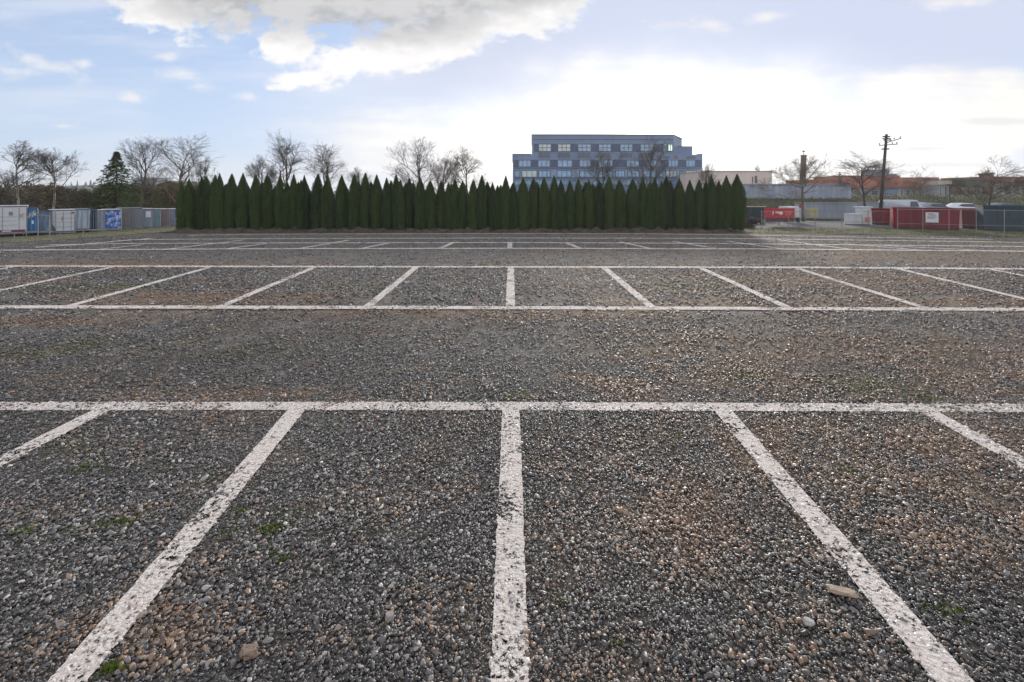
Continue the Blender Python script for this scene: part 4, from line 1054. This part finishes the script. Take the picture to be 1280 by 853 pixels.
t, w, h = container(200, 211, 262, 282.5, 36.9, 'uld_pink', 'uld_grey', 'faded pink fronted container with white roof near the hedge', 0, 1.2)
t, w, h = container(211, 223, 262, 282.5, 37.6, 'uld_silver', 'uld_grey', 'pale grey container with white roof, last before the hedge', 0, 1.2)
# thin metal railing in front of the containers
t = thing('metal_railing', 'thin low metal railing on posts in front of the cargo containers', 'railing', (0,0,0))
rp = [(-40,27.0),(18,27.4),(33,27.7),(47.5,28.2),(75,29.0),(104,30.1),(131,31.3),(151,32.2)]
MB().tube([(X(px,d),d,Z(293.2-(px+40)*.035,d)) for px, d in rp], .028, 6).build('rail', M['steel'], t)
for px, d in rp[1:]: MB().tube([(X(px,d),d,0),(X(px,d),d,Z(292.8-(px+40)*.035,d))], .022, 6).build('post', M['steel'], t)
t = thing('goal_frame', 'tall thin rectangular metal frame before the blue grey canvas container', 'frame', (X(47.5,28.4), 28.4, 0))
w_ = X(62,28.4)-X(47.5,28.4); h_ = Z(269.5,28.4)
MB().tube([(0,0,0),(0,0,h_+.3)], .028, 6).build('post', M['steel'], t); MB().tube([(w_,0,0),(w_,0,h_)], .028, 6).build('post', M['steel'], t); MB().tube([(-.15,0,h_),(w_,0,h_)], .025, 6).build('top_bar', M['steel'], t)

# ------------------------------------------------------------------ sky and sun
SUN_AZ, SUN_EL = 17.0, 13.0                    # degrees right of straight ahead, above the horizon
EXPO = 1.0
w = bpy.data.worlds.new('World'); sc.world = w; w.use_nodes = True
nt = w.node_tree; nt.nodes.clear()
class E:
    def __init__(s, sock): s.s = sock
    @staticmethod
    def op(o, *a, clamp=False):
        n = nt.nodes.new('ShaderNodeMath'); n.operation = o; n.use_clamp = clamp
        for i, v in enumerate(a):
            if isinstance(v, E): nt.links.new(v.s, n.inputs[i])
            else: n.inputs[i].default_value = v
        return E(n.outputs[0])
    def __add__(s, o): return E.op('ADD', s, o)
    __radd__ = __add__
    def __sub__(s, o): return E.op('SUBTRACT', s, o)
    def __rsub__(s, o): return E.op('SUBTRACT', o, s)
    def __mul__(s, o): return E.op('MULTIPLY', s, o)
    __rmul__ = __mul__
    def __truediv__(s, o): return E.op('DIVIDE', s, o)
def smooth(e, a, b):
    n = nt.nodes.new('ShaderNodeMapRange'); n.interpolation_type = 'SMOOTHSTEP'
    nt.links.new(e.s, n.inputs[0]); n.inputs[1].default_value = a; n.inputs[2].default_value = b; return E(n.outputs[0])
tcw = nt.nodes.new('ShaderNodeTexCoord').outputs['Generated']
sx = nt.nodes.new('ShaderNodeSeparateXYZ'); nt.links.new(tcw, sx.inputs[0])
dx, dy, dz = (E(sx.outputs[i]) for i in range(3))
yy = E.op('MAXIMUM', dy, .08)
U, V = dx/yy, dz/yy                            # direction of view as slopes: east/north, up/north
front = smooth(dy, .08, .3)
def nz(scale, det, ro, su=1.0, sv=1.6, off=0.0, dist=0.0):
    c = nt.nodes.new('ShaderNodeCombineXYZ'); nt.links.new((U*su).s, c.inputs[0]); nt.links.new((V*sv).s, c.inputs[1]); c.inputs[2].default_value = off
    n = nt.nodes.new('ShaderNodeTexNoise'); n.inputs['Scale'].default_value = scale; n.inputs['Detail'].default_value = det; n.inputs['Roughness'].default_value = ro; n.inputs['Distortion'].default_value = dist
    nt.links.new(c.outputs[0], n.inputs['Vector']); return E(n.outputs['Fac'])
def ell(px, py, rx, ry, rot=0.0):
    u0, v0, a, b_ = (px-640)/FOC, (HOR-py)/FOC, rx/FOC, ry/FOC
    du, dv = U-u0, V-v0
    if rot:
        c, s = math.cos(rot), math.sin(rot); du, dv = du*c+dv*s, dv*c-du*s
    p, q = du/a, dv/b_
    return 1 - E.op('SQRT', p*p+q*q)
def union(lst, k=.25):
    r = lst[0]
    for e in lst[1:]: r = E.op('SMOOTH_MAX', r, e, k)
    return r
def mixc(fac, a, b_):
    n = nt.nodes.new('ShaderNodeMix'); n.data_type = 'RGBA'
    nt.links.new(fac.s, n.inputs[0])
    for v, i in ((a,6),(b_,7)):
        if isinstance(v, tuple): n.inputs[i].default_value = (*v, 1)
        else: nt.links.new(v, n.inputs[i])
    return n.outputs[2]
sky = nt.nodes.new('ShaderNodeTexSky'); sky.sky_type = 'NISHITA'; sky.sun_disc = False
sky.sun_elevation = R(SUN_EL); sky.sun_rotation = R(SUN_AZ); sky.air_density = 1.0; sky.dust_density = .3; sky.ozone_density = 5.0
SKY_S = .09
K = 2**-EXPO/SKY_S                              # clouds are given in the brightness they show; the Background scales by SKY_S
def C_(r, g, b_): return (r*K, g*K, b_*K)
f1, f2 = nz(4.5, 6, .62, 1, 1.6, 1.3), nz(12, 4, .62, 1, 1.8, 8.1)
st = nz(3.2, 5, .6, .55, 3.6, 3.3)          # streaky layer
base = sky.outputs[0]
# thin high haze: pale near the horizon and in streaks
hz = smooth(V, .42, -.02)
c = mixc((hz*.24+.58)*front, base, C_(.66,.745,.925))
c = mixc(smooth(ell(640,150,420,130), .0, .6)*front*.6, c, C_(.78,.82,.93))
c = mixc(smooth(V, .11, 0.0)*front*.45, c, C_(.96,.93,.88))
c = mixc(smooth(st, .46, .72)*.40*front, c, C_(.93,.93,.98))
c = mixc(smooth(union([ell(1060,10,560,170), ell(760,60,400,120)], .2), .0, .55)*front*.85, c, C_(.66,.71,.87))
# bright sheet round the sun
sh = union([ell(860,185,300,112), ell(1230,150,330,72), ell(1000,205,560,80), ell(600,190,330,66), ell(800,140,200,75)], .25)
shf = smooth(sh + (f1-.5)*.9 + (st-.5)*1.3, -.02, .66)
c = mixc(shf*front, c, mixc(smooth(ell(900,160,640,200), .0, .45), C_(.82,.85,.93), mixc(smooth(st+(f1-.5)*.7, .36, .64), C_(.925,.925,.95), C_(1.09,1.04,.96))))
glow = smooth(ell(850,170,430,140) + (f1-.5)*.5, 0, 1)
c = mixc(glow*front*.6, c, C_(1.9,1.84,1.72))
core = smooth(ell(855,150,150,75) + (f1-.5)*.9, .1, 1.2)
c = mixc(core*front, c, C_(7,6.6,5.9))
# low grey bars to the right
lb = union([ell(1235,152,70,7), ell(1180,206,120,6), ell(1150,186,70,5)], .05)
c = mixc(smooth(lb + (st-.5)*2.2, .15, .9)*.5*front, c, C_(.70,.72,.78))
# small scraps of cloud
wp = union([ell(45,76,75,17,-.38), ell(20,90,60,13,-.1), ell(105,80,18,9), ell(165,122,16,9), ell(222,96,48,15,-.1), ell(75,158,26,6), ell(210,72,22,8), ell(250,108,26,9),
            ell(885,32,48,14), ell(955,24,50,10,.25), ell(735,57,24,10), ell(1180,3,60,12), ell(310,122,22,8)], .05)
wf = smooth(wp + (f2-.5)*3.2 + (f1-.5)*1.4, .05, 1.35)*.8
c = mixc(wf*front, c, C_(.95,.93,.92))
# the big cumulus
cu = union([ell(270,-16,120,62), ell(420,-22,210,82), ell(570,-20,190,84), ell(360,58,52,30), ell(440,76,90,34,.22), ell(520,55,150,44,.25), ell(660,14,130,36,.3), ell(385,98,60,16,.15), ell(210,10,80,46), ell(470,-120,520,140)], .2)
f3 = nz(30, 3, .6, 1, 1.6, 2.7)
cn = cu + (f1-.5)*1.6 + (f2-.5)*1.2 + (f3-.5)*.9
cf = smooth(cn, .06, .50)
gr_ = union([ell(320,-10,190,66), ell(480,8,190,64), ell(600,-30,200,70), ell(470,-160,560,170)], .3)
thick = smooth(gr_ + (f1-.5)*1.1 + (f2-.5)*.9, -.05, .55)
cc = mixc(smooth(f2+(f1-.5)*.8, .35, .62), C_(.46,.47,.485), C_(.68,.68,.69))
cc = mixc(thick, C_(1.03,1.01,1.0), cc)
c = mixc(cf*front, c, cc)
# the rest of the sky, out of the picture: broken cloud
gen = nt.nodes.new('ShaderNodeTexNoise'); gen.inputs['Scale'].default_value = 2.6; gen.inputs['Detail'].default_value = 6
mpw = nt.nodes.new('ShaderNodeMapping'); mpw.inputs['Scale'].default_value = (1,1,2.2); nt.links.new(tcw, mpw.inputs[0]); nt.links.new(mpw.outputs[0], gen.inputs['Vector'])
gf = smooth(E(gen.outputs['Fac']), .36, .54)*(1-front)*smooth(dz, .0, .12)
c = mixc(gf*.92, c, C_(1.50,1.42,1.36))
bg = nt.nodes.new('ShaderNodeBackground'); bg.inputs[1].default_value = SKY_S
w.cycles.sampling_method = 'MANUAL'; w.cycles.sample_map_resolution = 512
nt.links.new(c, bg.inputs[0]); out = nt.nodes.new('ShaderNodeOutputWorld'); nt.links.new(bg.outputs[0], out.inputs[0])

sl = bpy.data.lights.new('sun', 'SUN'); sl.energy = 2.1; sl.angle = R(10); sl.color = (1,.93,.82)
so = bpy.data.objects.new('sun', sl); COL.objects.link(so); so.location = (0,0,30)
sd = Vector((math.sin(R(SUN_AZ))*math.cos(R(SUN_EL)), math.cos(R(SUN_AZ))*math.cos(R(SUN_EL)), math.sin(R(SUN_EL))))
so.rotation_euler = (-sd).to_track_quat('-Z', 'Y').to_euler()

vsn = sc.view_settings; vsn.view_transform = 'Standard'; vsn.look = 'None'; vsn.exposure = EXPO; vsn.gamma = 1; vsn.use_curve_mapping = False
sc.cycles.max_bounces = 6; sc.cycles.transparent_max_bounces = 12

# ------------------------------------------------------------------ air
hm = bpy.data.materials.new('haze'); hm.use_nodes = True; nt = hm.node_tree; nt.nodes.clear()
ho = nt.nodes.new('ShaderNodeOutputMaterial'); pv = nt.nodes.new('ShaderNodeVolumePrincipled')
pv.inputs['Color'].default_value = (.86,.90,1,1); pv.inputs['Density'].default_value = .0004; pv.inputs['Anisotropy'].default_value = .35
nt.links.new(pv.outputs[0], ho.inputs['Volume'])
struct(MB().box(-700, 700, -40, 720, -1.1, 40).build('haze', hm), 'stuff')
sc.cycles.volume_bounces = 0
